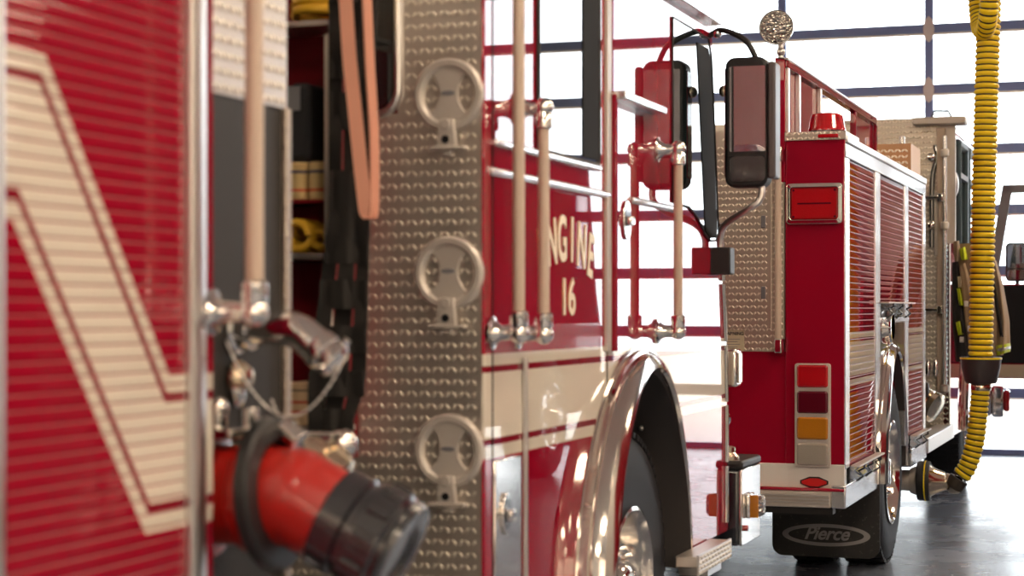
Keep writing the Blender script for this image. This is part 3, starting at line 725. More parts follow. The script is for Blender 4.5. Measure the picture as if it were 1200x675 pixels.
folded_hose(X_(330), X_(362), 4.25, shelf_z[1] + .001, zY(449), 'hose_tan', 'tan folded hose with red lines low in the rack, below the chrome elbow')
def coil(x, y, z, R0, r, turns, lab, grp, axis='Y', ln=.12):
    pts = []
    for k in range(int(turns * 24) + 1):
        a = 2 * PI * k / 24; t = k / (turns * 24)
        pts.append((x + R0 * math.cos(a), y + ln * t, z + R0 * math.sin(a)) if axis == 'Y' else (x + (R0 + .01 * math.sin(3 * a)) * math.cos(a), y + R0 * math.sin(a), z + ln * t))
    return tag(MB().tube(pts, r, 10).build('hose_coil', 'hose_yellow'), lab, 'hose coil', grp)
coil(X_(347), 4.26, shelf_z[0] + .046, .033, .0105, 6, 'yellow hose coil lying on its side on the bright metal shelf', 'yellow hose coils', 'Y', .115)
coil(X_(371), 4.275, shelf_z[0] + .033, .021, .008, 6, 'small yellow hose coil lying nearest the black webbing', 'yellow hose coils', 'Y', .09)
coil(X_(358), 4.315, shelf_z[2] + .016, .055, .012, 4, 'yellow hose coiled flat on the topmost rack shelf', 'yellow hose coils', 'Z', .09)
b = MB(); b.prism(rect(X_(336), X_(363), zb + .002, zb + .20, .02, 4), 'Y', 4.26, 4.38); o = b.build('gear_pack', 'pack', bevel=.015)
tag(o, 'black pack standing on the folded cream hose in the rack', 'bag'); tp = MB().box(X_(338), X_(352), 4.255, 4.261, zb + .13, zb + .19).build('pack_patch', 'grey_frame', o)

# black webbing net and salmon strap hanging beside the tread plate wall
def net():
    yN = 4.04; b = MB()
    def pt(px, py, dy=0): p = at(px, py, Y=yN + dy); return p
    L = lambda py: 386 if py < 250 else 386 - 24 * min(1, (py - 250) / 200.0)
    def Rr(py):
        if py < 250: return 441 - 8 * py / 250
        if py < 440: return 433 - 5 * (py - 250) / 190
        return 428 - 26 * ((py - 440) / 80.0) ** 1.4
    ny = 72
    for c0, wd in ((.14, .30), (.52, .34), (.88, .26)):
        path = []; wv = []
        for k in range(ny + 1):
            py = -125 + 641 * k / ny; l, r_ = L(py), Rr(py); cx = l + (r_ - l) * c0
            p = pt(cx, py, .012 * math.sin(k * .5 + c0 * 9)); e0 = pt(cx - (r_ - l) * wd / 2, py); e1 = pt(cx + (r_ - l) * wd / 2, py)
            path.append(p); wv.append(e1 - e0)
        b.ribbon(path, wv, .006)
    o = b.build('webbing_net', 'black_web', smooth=40)
    tag(o, 'black webbing net with square holes hanging beside the tread plate wall', 'net')
    for py in (-118, -70, -20, 70, 130, 222, 258, 292, 345, 398, 450, 492, 512):
        hgt = {292: 34, 345: 34, 398: 32, 450: 30, 492: 26, 512: 14}.get(py, 44)
        l, r_ = L(py), Rr(py); path = [pt(l + (r_ - l) * k / 10, py, -.008 + .008 * math.sin(k)) for k in range(11)]
        s_ = pt(l, py - hgt / 2) - pt(l, py + hgt / 2)
        MB().ribbon(path, Vector((0, 0, s_.z)), .006).build('cross_strap', 'black_web', o)
    return o
net()
def strap():
    yS = 3.94; P_ = lambda px, py, dy=0: at(px, py, Y=yS + dy)
    fr = [(402, -110), (404, -30), (409, 60), (416, 130), (422, 190), (427, 235), (430, 252), (434, 256), (438, 248), (439, 215), (438, 150), (433, 70), (429, -30), (428, -110)]
    b = MB(); path = []; wv = []
    pp = bez([P_(px, py, -.02 + .05 * i / 11) for i, (px, py) in enumerate(fr)], 6)
    n = len(pp)
    for i, p in enumerate(pp): wv.append(Vector((.030, .012, 0)) if i < n * .45 else Vector((.026, .016, 0)) if i < n * .55 else Vector((.010, .026, 0)))
    b.ribbon(pp, wv, .005)
    tag(b.build('webbing_strap', 'orange_strap', smooth=50), 'salmon pink webbing strap hanging in a long loop before the net', 'strap')
strap()

# ================================================================== engine behind it
X2 = -1.43; YR = 9.02
def Y2(px, X=X2): return at(px, 300, X=X).y
def rp(px, py): return at(px, py, Y=YR)
E2 = thing('fire_engine', (-2.68, 13.0, 0), 'red fire engine seen from its tail, with a lettered mud flap and open cab door', 'fire engine')
M['stripe2'] = striped('red_side_paint_with_level_band', E2.location)
M['groove2'] = mat('shutter_groove_dark', (.10, .01, .02), .35)
XL = -3.93; YE = Y2(1084); xc = rp(920, 300).x; zt = rp(990, 163).z
# rear column and body
MB().box(xc, X2, YR, YR + .06, .682, zt).build('rear_corner', 'red', E2, bevel=.006)
MB().box(XL, XL + (X2 - xc), YR, YR + .06, .682, zt).build('rear_corner', 'red', E2, bevel=.006)
zd = rp(900, 412).z
MB().box(XL + (X2 - xc), xc, YR + .01, YR + .06, .682, zd).build('rear_lower_panel', 'red', E2)
MB().box(XL + .03, X2 - .045, YR + .06, YE, .95, zt - .01).build('body', 'red', E2)
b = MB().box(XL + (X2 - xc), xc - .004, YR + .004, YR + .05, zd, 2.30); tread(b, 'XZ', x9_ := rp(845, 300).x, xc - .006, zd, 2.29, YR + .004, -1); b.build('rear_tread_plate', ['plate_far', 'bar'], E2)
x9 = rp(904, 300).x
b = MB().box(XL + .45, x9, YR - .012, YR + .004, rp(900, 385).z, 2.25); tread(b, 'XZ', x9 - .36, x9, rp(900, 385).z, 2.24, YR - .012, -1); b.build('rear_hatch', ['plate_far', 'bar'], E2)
for py in (260, 343):
    p = rp(896, py); MB().box(p.x - .014, p.x + .008, YR - .02, YR - .012, p.z - .03, p.z + .03).build('hatch_latch', 'grey_frame', E2, bevel=.003)
# label
pa, pb = rp(846, 411), rp(872, 387); lb = MB().box(pa.x, pb.x, YR + .0005, YR + .004, pa.z, pb.z).build('warning_label', 'label', E2)
text('label_heading', 'WARNING', .022, 'ink', lb, REAR(((pa.x + pb.x) / 2, YR, pb.z - .017)), extrude=.0003, offset=.0008)
b = MB()
for i in range(4): b.box(pa.x + .02, pb.x - .02 - .012 * (i % 2), YR, YR + .0007, pb.z - .045 - i * .013, pb.z - .042 - i * .013)
b.build('label_lines', 'grey_frame', lb)
# white band, bumper
b = MB().box(XL, X2, YR - .004, YR + .06, .568, .682).build('rear_band', 'white_paint', E2, bevel=.003)
MB().box(XL, X2 - .061, YR - .03, YR + .2, .475, .555).build('tailboard', 'cast', E2, bevel=.008)
for z in (.497, .513, .530): MB().box(XL + .02, X2 - .07, YR - .036, YR - .029, z, z + .006).build('tailboard_ridge', 'satin', E2)
MB().box(XL, X2 + .002, YR - .033, YR - .002, .555, .570).build('tailboard_trim', 'red', E2, bevel=.004)
MB().box(XL + .3, rp(975, 600).x, YR + .02, YR + .1, .44, .475).build('tow_beam', 'panel_grey', E2)
p0, p1 = rp(938, 571), rp(971, 559); zc_ = (p0.z + p1.z) / 2; xw = (p1.x - p0.x)
hexa = [(p0.x, zc_ - .008), (p0.x, zc_ + .008), (p0.x + xw * .33, p1.z), (p1.x - xw * .33, p1.z), (p1.x, zc_ + .008), (p1.x, zc_ - .008), (p1.x - xw * .33, p0.z), (p0.x + xw * .33, p0.z)]
rf = MB().prism(hexa, 'Y', YR - .004, YR - .010).build('reflector', 'plastic', E2)
MB().prism([(p0.x + xw / 2 + (x - p0.x - xw / 2) * .88, zc_ + (z - zc_) * .72) for x, z in hexa], 'Y', YR - .010, YR - .013).build('reflector_lens', 'flat_red', rf)
# large warning lamp
def bezel_lamp(px0, py0, px1, py1, lens, nm):
    a, c = rp(px0, py1), rp(px1, py0); b = MB()
    o = rect(a.x, c.x, a.z, c.z, .02, 5); i = rect(a.x + .020, c.x - .020, a.z + .020, c.z - .020, .014, 5); n = len(o)
    V = [[b.bm.verts.new((x, y, z)) for x, z in q_] for q_, y in ((o, YR), (o, YR - .022), (i, YR - .026), (i, YR - .008))]
    for k_ in range(3):
        for j in range(n): b.face([V[k_][j], V[k_][(j + 1) % n], V[k_ + 1][(j + 1) % n], V[k_ + 1][j]])
    bz = b.build(nm, 'chrome', E2, bevel=.003)
    l = MB().prism(rect(a.x + .021, c.x - .021, a.z + .021, c.z - .021, .013, 5), 'Y', YR - .001, YR - .019).build('lens', lens, bz, bevel=.008)
    g = MB(); g.box(a.x + .055, c.x - .055, YR - .0195, YR - .0215, (a.z + c.z) / 2 - .004, (a.z + c.z) / 2 + .004)
    for sx in (.03, .97):
        for sz in (.03, .97): g.lathe([(0, .006), (.003, .006)], (a.x + .03 + (c.x - a.x - .06) * sx, YR - .019, a.z + .03 + (c.z - a.z - .06) * sz), (0, -1, 0), 10)
    g.build('lens_detail', 'dark_lens', l)
    return bz
bezel_lamp(922, 214, 988, 263, 'red_lens', 'warning_lamp')
# stack of four lamps
a, c = rp(932, 547), rp(974, 426); hgt = (c.z - a.z)
tl = MB().prism(rect(a.x, c.x, a.z, c.z, .012, 4), 'Y', YR, YR - .018).build('tail_lamp_cluster', 'cast', E2, bevel=.004)
for i, ln in enumerate(('clear_lens', 'amber_lens', 'dark_lens', 'red_lens')):
    z0 = a.z + hgt * i / 4 + .010; z1 = a.z + hgt * (i + 1) / 4 - .008
    l = MB().prism(rect(a.x + .012, c.x - .012, z0, z1, .012, 4), 'Y', YR - .010, YR - .030).build('lamp_lens', ln, tl, bevel=.009)
# ledge with beacon, marker lamp
b = MB().box(xc, X2 + .006, YR - .006, YR + .42, zt, zt + .040); tread(b, 'XZ', xc, X2, zt - .004, zt + .046, YR - .006, -1, sv=.05); b.build('tread_plate_ledge', ['plate_far', 'bar'], E2)
p0, p1 = rp(959, 163), rp(983, 158); MB().box(p0.x, p1.x, YR - .018, YR - .006, zt + .008, zt + .026).build('marker_lamp', 'red_lens', E2, bevel=.004)
bx = at(969, 150, Y=YR + .13).x; zb_ = zt + .036
bc = MB().lathe([(0, .094), (.012, .094), (.014, .088), (.016, .088)], (bx, YR + .13, zb_), (0, 0, 1), 36).build('beacon', 'plastic', E2)
MB().lathe([(.016, .092), (.024, .092), (.03, .088), (.085, .079), (.097, .072), (.103, .05), (.104, 0)], (bx, YR + .13, zb_), (0, 0, 1), 36).build('beacon_dome', 'red_lens', bc)
MB().box(bx - .035, bx + .035, YR + .13 - .094, YR + .13 - .08, zb_ + .004, zb_ + .014).build('beacon_plate', 'alu_white', bc)
# hose bed walls with ribs
zh = 2.648; yE = 12.05
def hosebed(x, s):
    b = MB(); b.box(x - .05, x, YR, YR + .05, zt - .2, zh); post = b.build('hose_bed_post', 'red', E2, bevel=.004)
    ribs = [Y2(922.5, x), Y2(935.5, x), Y2(960.5, x), Y2(1002, x), Y2(1026, x)]
    b = MB(); b.box(x - .03, x - .012, YR + .05, ribs[2], zt, zh); b.box(x - .03, x - .012, ribs[2], yE, zt, zt + .09); b.box(x - .03, x - .012, ribs[3], yE, zt, zh)
    b.build('hose_bed_wall', 'red', E2)
    b = MB(); b.box(x - .035, x + .012, YR + .01, yE, zh - .045, zh - .012); b.build('hose_bed_beam', 'red', E2, bevel=.004)
    b = MB(); b.box(x - .04, x + .016, YR, yE, zh - .012, zh); b.build('hose_bed_cap', 'satin', E2, bevel=.003)
    for y in ribs: MB().box(x - .012, x + .010, y - .022, y + .022, zt + .03, zh - .045).build('hose_bed_rib', 'satin' if y < 11 else 'red', E2, bevel=.003)
hosebed(xc, 1); hosebed(XL + (X2 - xc) + .05, -1)
MB().box(XL + .35, xc - .06, YR + .08, yE, zt - .05, zt).build('hose_bed_floor', 'satin', E2)
MB().box(xc + .002, X2 - .02, YR + .42, YE, zt - .012, zt + .004).build('body_top', 'dp_top', E2)
# work lamp on the post
p = at(911, 33, Y=YR + .02)
wlp = MB().cyl((xc - .025, YR + .025, zh), (xc - .025, YR + .025, p.z - .06), .012).build('work_lamp', 'satin', E2)
MB().sphere((xc - .025, YR + .025, zh + .03), .022).build('swivel', 'satin', wlp)
cx_ = p.x
hd = MB().lathe([(0, .080), (-.004, .084), (.012, .084), (.03, .077), (.055, .05), (.065, .0)], (cx_, YR - .01, p.z), (0, 1, 0), 36).build('lamp_head', 'chrome', wlp)
MB().lathe([(0, .078), (.008, .068), (.012, .034), (.012, 0)], (cx_, YR - .009, p.z), (0, -1, 0), 36).build('lamp_glass', 'facet', wlp)
# rear hand rail
xh = rp(914.5, 300).x; zr0, zr1 = rp(914, 405).z, rp(914, 182).z
h = MB().cyl((xh, YR - .06, zr0), (xh, YR - .06, zr1), .0155).build('grab_rail', 'grip', E2)
for z in (zr0, zr1):
    MB().box(xh - .015, xh + .022, YR - .085, YR + .004, z - .035, z + .035).build('rail_bracket', 'chrome', h, bevel=.006)
# side: top rail, frames and shutters
ybs = [(995.5, 1025.5), (1031.5, 1060), (1064.5, 1081.5)]
zT = at(1000, 178, X=X2).z; zTr = at(992, 160, X=X2).z
MB().box(X2 - .05, X2 + .012, YR + .02, YE, zt - .015, zt + .022).build('top_moulding', 'satin', E2, bevel=.006)
MB().box(X2 - .04, X2 + .004, YR + .01, YE, zt - .085, zt - .016).build('shutter_header', 'alu_white', E2, bevel=.004)
zb0 = .66
MB().box(X2 - .04, X2 + .003, YR + .002, Y2(995), zb0, zt - .085).build('corner_trim', 'alu_white', E2, bevel=.004)
YW2 = 10.72
for a_, c_ in ((1025.5, 1031), (1060, 1064), (1081.5, 1084)):
    z_lo = 1.42 if a_ == 1060 else zb0
    MB().box(X2 - .04, X2 + .003, Y2(a_), Y2(c_), zb0 if a_ == 1081.5 else .62, zt - .085).build('shutter_rail', 'alu_white', E2, bevel=.004)
zmid = at(1045, 357, X=X2).z
shutter(E2, X2 - .003, Y2(995.5), Y2(1025.5), zb0, zt - .09, 'stripe2', .031, .0011, 'groove2')
shutter(E2, X2 - .003, Y2(1031), Y2(1060), zmid, zt - .09, 'stripe2', .031, .0011, 'groove2')
shutter(E2, X2 - .003, Y2(1064), Y2(1081.5), zb0, zt - .09, 'stripe2', .031, .0011, 'groove2')
# strap racks under the shutters
def hookrail(px0, px1, z, n):
    y0, y1 = Y2(px0), Y2(px1)
    r_ = MB().box(X2 - .02, X2 + .012, y0, y1, z - .03, z).build('rub_rail', 'alu_white', E2, bevel=.004)
    MB().box(X2 + .005, X2 + .05, y0, y1, z + .075, z + .085).build('door_handle_bar', 'cast', E2, bevel=.003)
    MB().box(X2 - .01, X2 + .002, y0, y1, z, z + .08).build('bar_back', 'gloss_black', E2)
    for i in range(n):
        y = y0 + (y1 - y0) * (i + .5) / n
        MB().tube([(X2 + .045, y, z + .08), (X2 + .05, y, z + .06), (X2 + .02, y, z + .045), (X2 + .045, y, z + .02), (X2 + .012, y, z - .005)], .006, 8).build('bar_hook', 'gloss_black', E2)
hookrail(1031, 1063, zmid - .07, 3); hookrail(996, 1026, zb0 - .075, 3); hookrail(1066, 1082, zb0 - .075, 2)
# fender panel over rear wheel
fpan = [(Y2(1030), .62), (Y2(1030), zmid - .10), (Y2(1062), zmid - .10), (Y2(1062), .62)] + arch_pts(YW2, .51, .60, .69, .62)
MB().prism(fpan, 'X', X2, X2 - .04).build('wheel_panel', 'polished', E2)
fender(E2, X2, YW2, .51, .60, .68, .50, .06, .012, wr=.07)
liner(E2, X2, -2.1, YW2, .51, .595, .675, .50)
p = at(1040, 383, X=X2); fd = MB().lathe([(0, .095), (.02, .095), (.03, .085), (.032, .07)], (X2, p.y, p.z), (1, 0, 0), 30).build('fuel_door', 'chrome', E2)
MB().lathe([(.032, .07), (.024, .05), (.024, 0)], (X2, p.y, p.z), (1, 0, 0), 30).build('fuel_cap', 'red_lens', fd)
wheel(E2, X2 - .005, YW2, r=.51, w=.25, deep=True)
wheel(E2, X2 - .295, YW2, r=.51, w=.25, deep=True)
wheel(E2, XL + .005, YW2, r=.51, w=.25, sx=-1, deep=True)
MB().cyl((XL + .3, YW2, .51), (X2 - .3, YW2, .51), .09).build('rear_axle', 'matte_black', E2)
MB().box(XL + .6, X2 - .6, YR + .1, 16.8, .62, .86).build('chassis_frame', 'matte_black', E2)
# under-body side sills
MB().box(X2 - .06, X2 + .01, YR - .03, Y2(1027), .475, .585).build('side_sill', 'alu_white', E2, bevel=.006)
MB().box(X2 - .06, X2 + .01, Y2(1066), YE, .475, .585).build('side_sill', 'alu_white', E2, bevel=.006)
MB().box(X2 - .5, X2 - .05, YR + .06, Y2(1022), .60, .95).build('compartment_floor', 'matte_black', E2)
MB().box(X2 - .5, X2 - .05, Y2(1067), YE, .60, .95).build('compartment_floor', 'matte_black', E2)
# decal on the first shutter: tall outlined box of cells
y0, y1 = Y2(1003), Y2(1010.5); z0, z1 = at(1006, 527, X=X2).z, at(1006, 465, X=X2).z; b = MB(); t_ = .008; xx = X2 - .0075
b.box(xx, xx + .001, y0, y0 + t_, z0, z1); b.box(xx, xx + .001, y1 - t_, y1, z0, z1)
for i in range(5): zz = z0 + (z1 - z0) * i / 4; b.box(xx, xx + .001, y0, y1, zz - t_ / 2, zz + t_ / 2)
b.build('decal', 'white_paint', E2)
# mud flap with oval and maker's script
yF = 10.06; f0, f1 = at(905, 650, Y=yF), at(1031, 600, Y=yF)
fl = MB().prism(rect(f0.x, f1.x, f0.z, .72, .06, 6), 'Y', yF, yF + .012).build('mud_flap', 'flap', E2)
pc = at(968, 627, Y=yF); rxo, rzo = at(1020, 627, Y=yF).x - pc.x, .060
b = MB(); n = 56
def el_(rx, rz, y): return [b.bm.verts.new((pc.x + rx * math.cos(2 * PI * k_ / n), y, pc.z + rz * math.sin(2 * PI * k_ / n))) for k_ in range(n)]
ra, rb = el_(rxo, rzo, yF - .002), el_(rxo - .034, rzo - .019, yF - .002)
for k_ in range(n): b.face([ra[k_], ra[(k_ + 1) % n], rb[(k_ + 1) % n], rb[k_]])
b.build('flap_oval', 'grey_ink', fl)
text('flap_script', 'Pierce', .098, 'grey_ink', fl, REAR((pc.x, yF - .001, pc.z + .006)), extrude=.001, shear=.38, offset=.0022, space=.96)
# exhaust tail pipe
MB().cyl((-2.2, 11.72, .375), (X2 + .01, 11.72, .375), .065, seg=24).build('exhaust_pipe', 'cast', E2)

# pump house, cab rear wall
YC2 = Y2(1113)
MB().box(XL + .1, X2 - .12, YE, YE + .75, .5, 2.3).build('pump_panel', 'panel_grey', E2)
MB().box(XL + .1, X2 - .08, YE, YC2, .46, .53).build('pump_running_board', 'satin', E2, bevel=.006)
MB().box(X2 - .1, X2 + .02, YE + .02, YC2 + .1, .50, .60).build('pump_step', 'satin', E2, bevel=.006)
ztop = at(1090, 138, Y=YC2).z
b = MB().box(XL, X2, YC2, YC2 + .05, .5, ztop); tread(b, 'XZ', X2 - .75, X2, .55, ztop, YC2, -1, .045, .078, .0135, .0070, .0045); b.build('cab_rear_wall', ['plate_far', 'bar'], E2)
# boxy tread-plate cover in front of cab wall
pa, pb = at(1046, 205, Y=12.6), at(1072, 171, Y=12.6)
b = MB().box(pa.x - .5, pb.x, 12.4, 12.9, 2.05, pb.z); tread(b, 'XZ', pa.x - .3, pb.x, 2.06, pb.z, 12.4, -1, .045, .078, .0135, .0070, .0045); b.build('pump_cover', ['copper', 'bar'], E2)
MB().cyl((at(1057, 160, Y=12.6).x, 12.6, 2.0), (at(1057, 160, Y=12.6).x, 12.6, at(1057, 160, Y=12.6).z), .02).build('cover_post', 'alu_white', E2)
yv = YC2 - .03
def V2(px, py, Y=None): return at(px, py, Y=Y or yv)
for px, w_, mt, y0_, y1_ in ((1103, .030, 'grip', 150, 470), (1098, .018, 'cast', 225, 300)):
    a, c = V2(px, y1_), V2(px, y0_); MB().box(a.x - w_, a.x + w_, yv - .02, yv + .02, a.z, c.z).build('wall_conduit', mt, E2, bevel=.006)
a, c = V2(1108, 455), V2(1108, 160)
hr = MB().cyl((a.x, yv - .05, a.z), (a.x, yv - .05, c.z), .015).build('grab_rail', 'alu_white', E2)
for py in (180, 265, 455): MB().lathe([(-.03, .02), (-.02, .03), (.02, .03), (.03, .02)], (a.x, yv - .05, V2(1108, py).z), (0, 0, 1), 16).build('stanchion', 'cast', hr)
for py in (185, 264):
    p = V2(1092, py); MB().sphere((p.x, yv - .05, p.z), .034).build('pull_knob', 'chrome', E2)
p0_, p1_ = V2(1092, 196), V2(1090, 290)
MB().tube(bez([V2(1096, 170), V2(1098, 185), V2(1093, 205), V2(1092, 240), V2(1092, 290)], 8), .018, 10).build('cable', 'gloss_black', E2)
for py in (232, 363):
    p = V2(1096, py); b = MB(); b.box(p.x - .09, p.x + .03, yv - .07, yv - .03, p.z - .014, p.z + .014); b.box(p.x + .02, p.x + .06, yv - .08, yv - .02, p.z - .03, p.z + .03); b.build('rail_clamp', 'chrome', E2, bevel=.006)
for px, py in ((1088, 431), (1097, 431)):
    p = V2(px, py); MB().sphere((p.x, yv - .04, p.z), .04, 20, sc=(.55, .4, 1.6)).build('pull_handle', 'chrome', E2)
p = V2(1094, 468, 13.2); dd_ = Vector((.8, -.3, -.4)).normalized()
MB().lathe([(-.12, .05), (0, .05), (.01, .10), (.06, .10), (.07, .085), (.09, .105), (.13, .105), (.15, .06), (.151, 0)], (X2 - .13, 13.1, p.z), dd_, 30).build('discharge_cap', 'brass', E2)
b = MB(); b.box(X2 - .14, X2 - .06, 12.95, 13.05, p.z + .02, p.z + .13); b.build('inlet_body', 'plastic', E2, bevel=.02)
# flat scene lamp on a mast beside the cab roof
a, c = V2(1071, 148), V2(1133, 137)
sl = MB().box(a.x, c.x, YC2 - .12, YC2 + .06, a.z, c.z).build('scene_lamp', 'cast', E2, bevel=.01)
MB().tube([V2(1092, 137, YC2), V2(1095, 130, YC2), V2(1111, 130, YC2), V2(1115, 137, YC2)], .008, 8).build('lamp_handle', 'plastic', sl)
m0, m1 = V2(1113.5, 160), V2(1113.5, 148)
MB().box(m0.x - .07, m0.x + .035, YC2 - .02, YC2 + .02, 1.9, a.z).build('lamp_mast', 'cast', sl)
# cab: roof, front, side pillars (doors stand open)
YF2 = 16.65
yw2 = 15.45
MB().box(XL, X2 - .01, YC2 + .04, YF2 - .1, 2.70, ztop).build('cab_roof', 'red', E2, bevel=.04)
o2 = [(YC2 + .0, .50), (YC2 + .0, 2.72), (YF2 - .28, 2.72), (YF2 - .1, 1.65), (YF2, 1.28), (YF2, .56), (yw2 + .665, .56)] + arch_pts(yw2, .51, .665, .74, .56)[1:] + [(yw2 - .665, .50)]
MB().prism(o2, 'X', X2 - .001, X2 - .05).build('cab_side', 'red', E2, bevel=.006)
MB().prism(o2, 'X', XL, XL + .05).build('cab_side', 'red', E2, bevel=.006)
MB().prism([(YF2 - .28, 2.72), (YF2 - .1, 1.65), (YF2, 1.28), (YF2, .56), (YF2 - .05, .56), (YF2 - .06, 1.28), (YF2 - .16, 1.65), (YF2 - .34, 2.72)], 'X', XL + .06, X2 - .06).build('cab_front', 'red', E2)
fender(E2, X2, yw2, .51, .66, .735, .50, .05, .012, wr=.07)
liner(E2, X2, -2.1, yw2, .51, .65, .725, .50)
for a_, c_, z0_, nm_ in ((1120.5, 1129.5, 1.86, 'crew_window'), (1132, 1146, 1.86, 'front_window')):
    y0_, y1_ = Y2(a_), min(Y2(c_), YF2 - .35)
    g = MB().prism(rect(y0_, y1_, z0_, 2.66, .04), 'X', X2 - .01, X2 + .004).build(nm_, 'glass_dark', E2)
    MB().tube([(X2 + .004, p_[0], p_[1]) for p_ in rect(y0_, y1_, z0_, 2.66, .04)], .035, 8, close=True).build('window_seal', 'teal_frame', g)
    MB().box(X2, X2 + .035, y0_, y1_, 2.40, 2.44).build('window_bar', 'grey_frame', g)
wheel(E2, X2 - .05, yw2 + .05, r=.51, w=.3)
wheel(E2, XL + .05, yw2 + .05, r=.51, w=.3, sx=-1)
MB().cyl((XL + .3, yw2 + .05, .51), (X2 - .3, yw2 + .05, .51), .08).build('front_axle', 'matte_black', E2)
MB().box(XL - .02, X2 + .04, 16.7, 17.1, .5, .85).build('front_bumper', 'polished', E2, bevel=.02)
p = at(1160, 470, Y=16.85); b = MB().box(X2 + .04, X2 + .14, 16.8, 16.95, p.z - .14, p.z + .14).build('side_lamp', 'chrome', E2, bevel=.02)
MB().box(X2 + .139, X2 + .19, 16.82, 16.93, p.z - .09, p.z + .10).build('lamp_lens', 'red_lens', b, bevel=.02)
# side marker on the cab corner
p = V2(1118.5, 216, YC2 + .1); mk = MB().sphere((p.x, YC2 + .08, p.z), .075, 20, sc=(.45, .5, 1.25)).build('corner_lamp', 'satin', E2)
MB().sphere((p.x - .02, YC2 + .05, p.z), .06, 16, sc=(.5, .5, 1.1)).build('lamp_lens', 'red_lens', mk)
# open doors. local frame: hinge at h, swung by angle a; s runs from hinge to free edge, inner face towards the camera
def open_door(h, a, L, z0, zs, z1, nm, frame_mt, lower_mt, slant=0.0, bar=None):
    e = Vector((math.sin(a), -math.cos(a), 0)); nrm = Vector((-math.cos(a), -math.sin(a), 0))   # towards the cab inside
    H = Vector(h)
    def slab(s0, s1, za, zb_, d0, d1, s0t=None):
        b = MB(); s0t = s0 if s0t is None else s0t
        pts = [H + e * s0 + nrm * d0, H + e * s1 + nrm * d0, H + e * s1 + nrm * d1, H + e * s0 + nrm * d1]
        ptt = [H + e * s0t + nrm * d0, H + e * s1 + nrm * d0, H + e * s1 + nrm * d1, H + e * s0t + nrm * d1]
        lo = [b.bm.verts.new((p.x, p.y, za)) for p in pts]; hi = [b.bm.verts.new((p.x, p.y, zb_)) for p in ptt]
        b.face(lo[::-1]); b.face(hi)
        for i in range(4): b.face([lo[i], lo[(i + 1) % 4], hi[(i + 1) % 4], hi[i]])
        return b
    d = slab(0, L, z0, zs, -.0, .05).build(nm, 'red', E2, bevel=.01)
    slab(.03, L - .03, z0 + .13, zs - .01, .05, .065).build('door_lining', lower_mt, d, bevel=.006)
    slab(.02, L - .02, z0 + .01, z0 + .12, .05, .06).build('kick_strip', 'cream', d)
    st = slant
    slab(0, .07, zs, z1, 0, .055, None).build('window_post', frame_mt, d) if not st else None
    if st:
        b = MB(); q0, q1 = H + e * .0, H + e * st
        for_pts = []
        lo = [b.bm.verts.new((p.x, p.y, zs)) for p in (H, H + e * .08, H + e * .08 + nrm * .055, H + nrm * .055)]
        hi = [b.bm.verts.new((p.x, p.y, z1)) for p in (H + e * st, H + e * (st + .08), H + e * (st + .08) + nrm * .055, H + e * st + nrm * .055)]
        b.face(lo[::-1]); b.face(hi)
        for i in range(4): b.face([lo[i], lo[(i + 1) % 4], hi[(i + 1) % 4], hi[i]])
        b.build('window_post', frame_mt, d)
    slab(L - .07, L, zs, z1, 0, .055).build('window_post', frame_mt, d)
    slab(st, L, z1 - .07, z1, 0, .055).build('window_header', frame_mt, d)
    if bar: slab(.05, L - .05, bar - .02, bar + .02, .01, .045).build('window_bar', 'grey_frame', d)
    slab(.03, L - .03, zs, z1 - .03, .02, .026, .03 + st).build('door_glass', 'pane', d)
    return d, H, e, nrm
dB = open_door((X2 + .03, 16.45, 0), R(86), 1.0, .84, 1.64, 2.48, 'front_door', 'grey_frame', 'matte_black', slant=.14)
# mirror of this engine, seen through the open front door
p0, p1 = at(1178, 330, Y=17.0), at(1212, 284, Y=17.0)
mh = MB().prism(rect(p0.x, p1.x, p0.z, p1.z, .04, 5), 'Y', 17.0, 17.09).build('mirror_housing', 'gloss_black', E2, bevel=.012)
MB().prism(rect(p0.x + .02, p1.x - .02, p0.z + .12, p1.z - .02, .02, 4), 'Y', 16.995, 17.0).build('mirror_glass', 'mirror', mh)
MB().prism(rect(p0.x + .02, p1.x - .02, p0.z + .02, p0.z + .10, .02, 4), 'Y', 16.995, 17.0).build('convex_glass', 'mirror', mh)
MB().tube(bez([(p0.x + .1, 17.05, p0.z), (p0.x + .08, 17.03, p0.z - .15), (X2 + .0, 16.66, p0.z - .25)], 8), .018, 10).build('mirror_arm', 'plastic', E2)

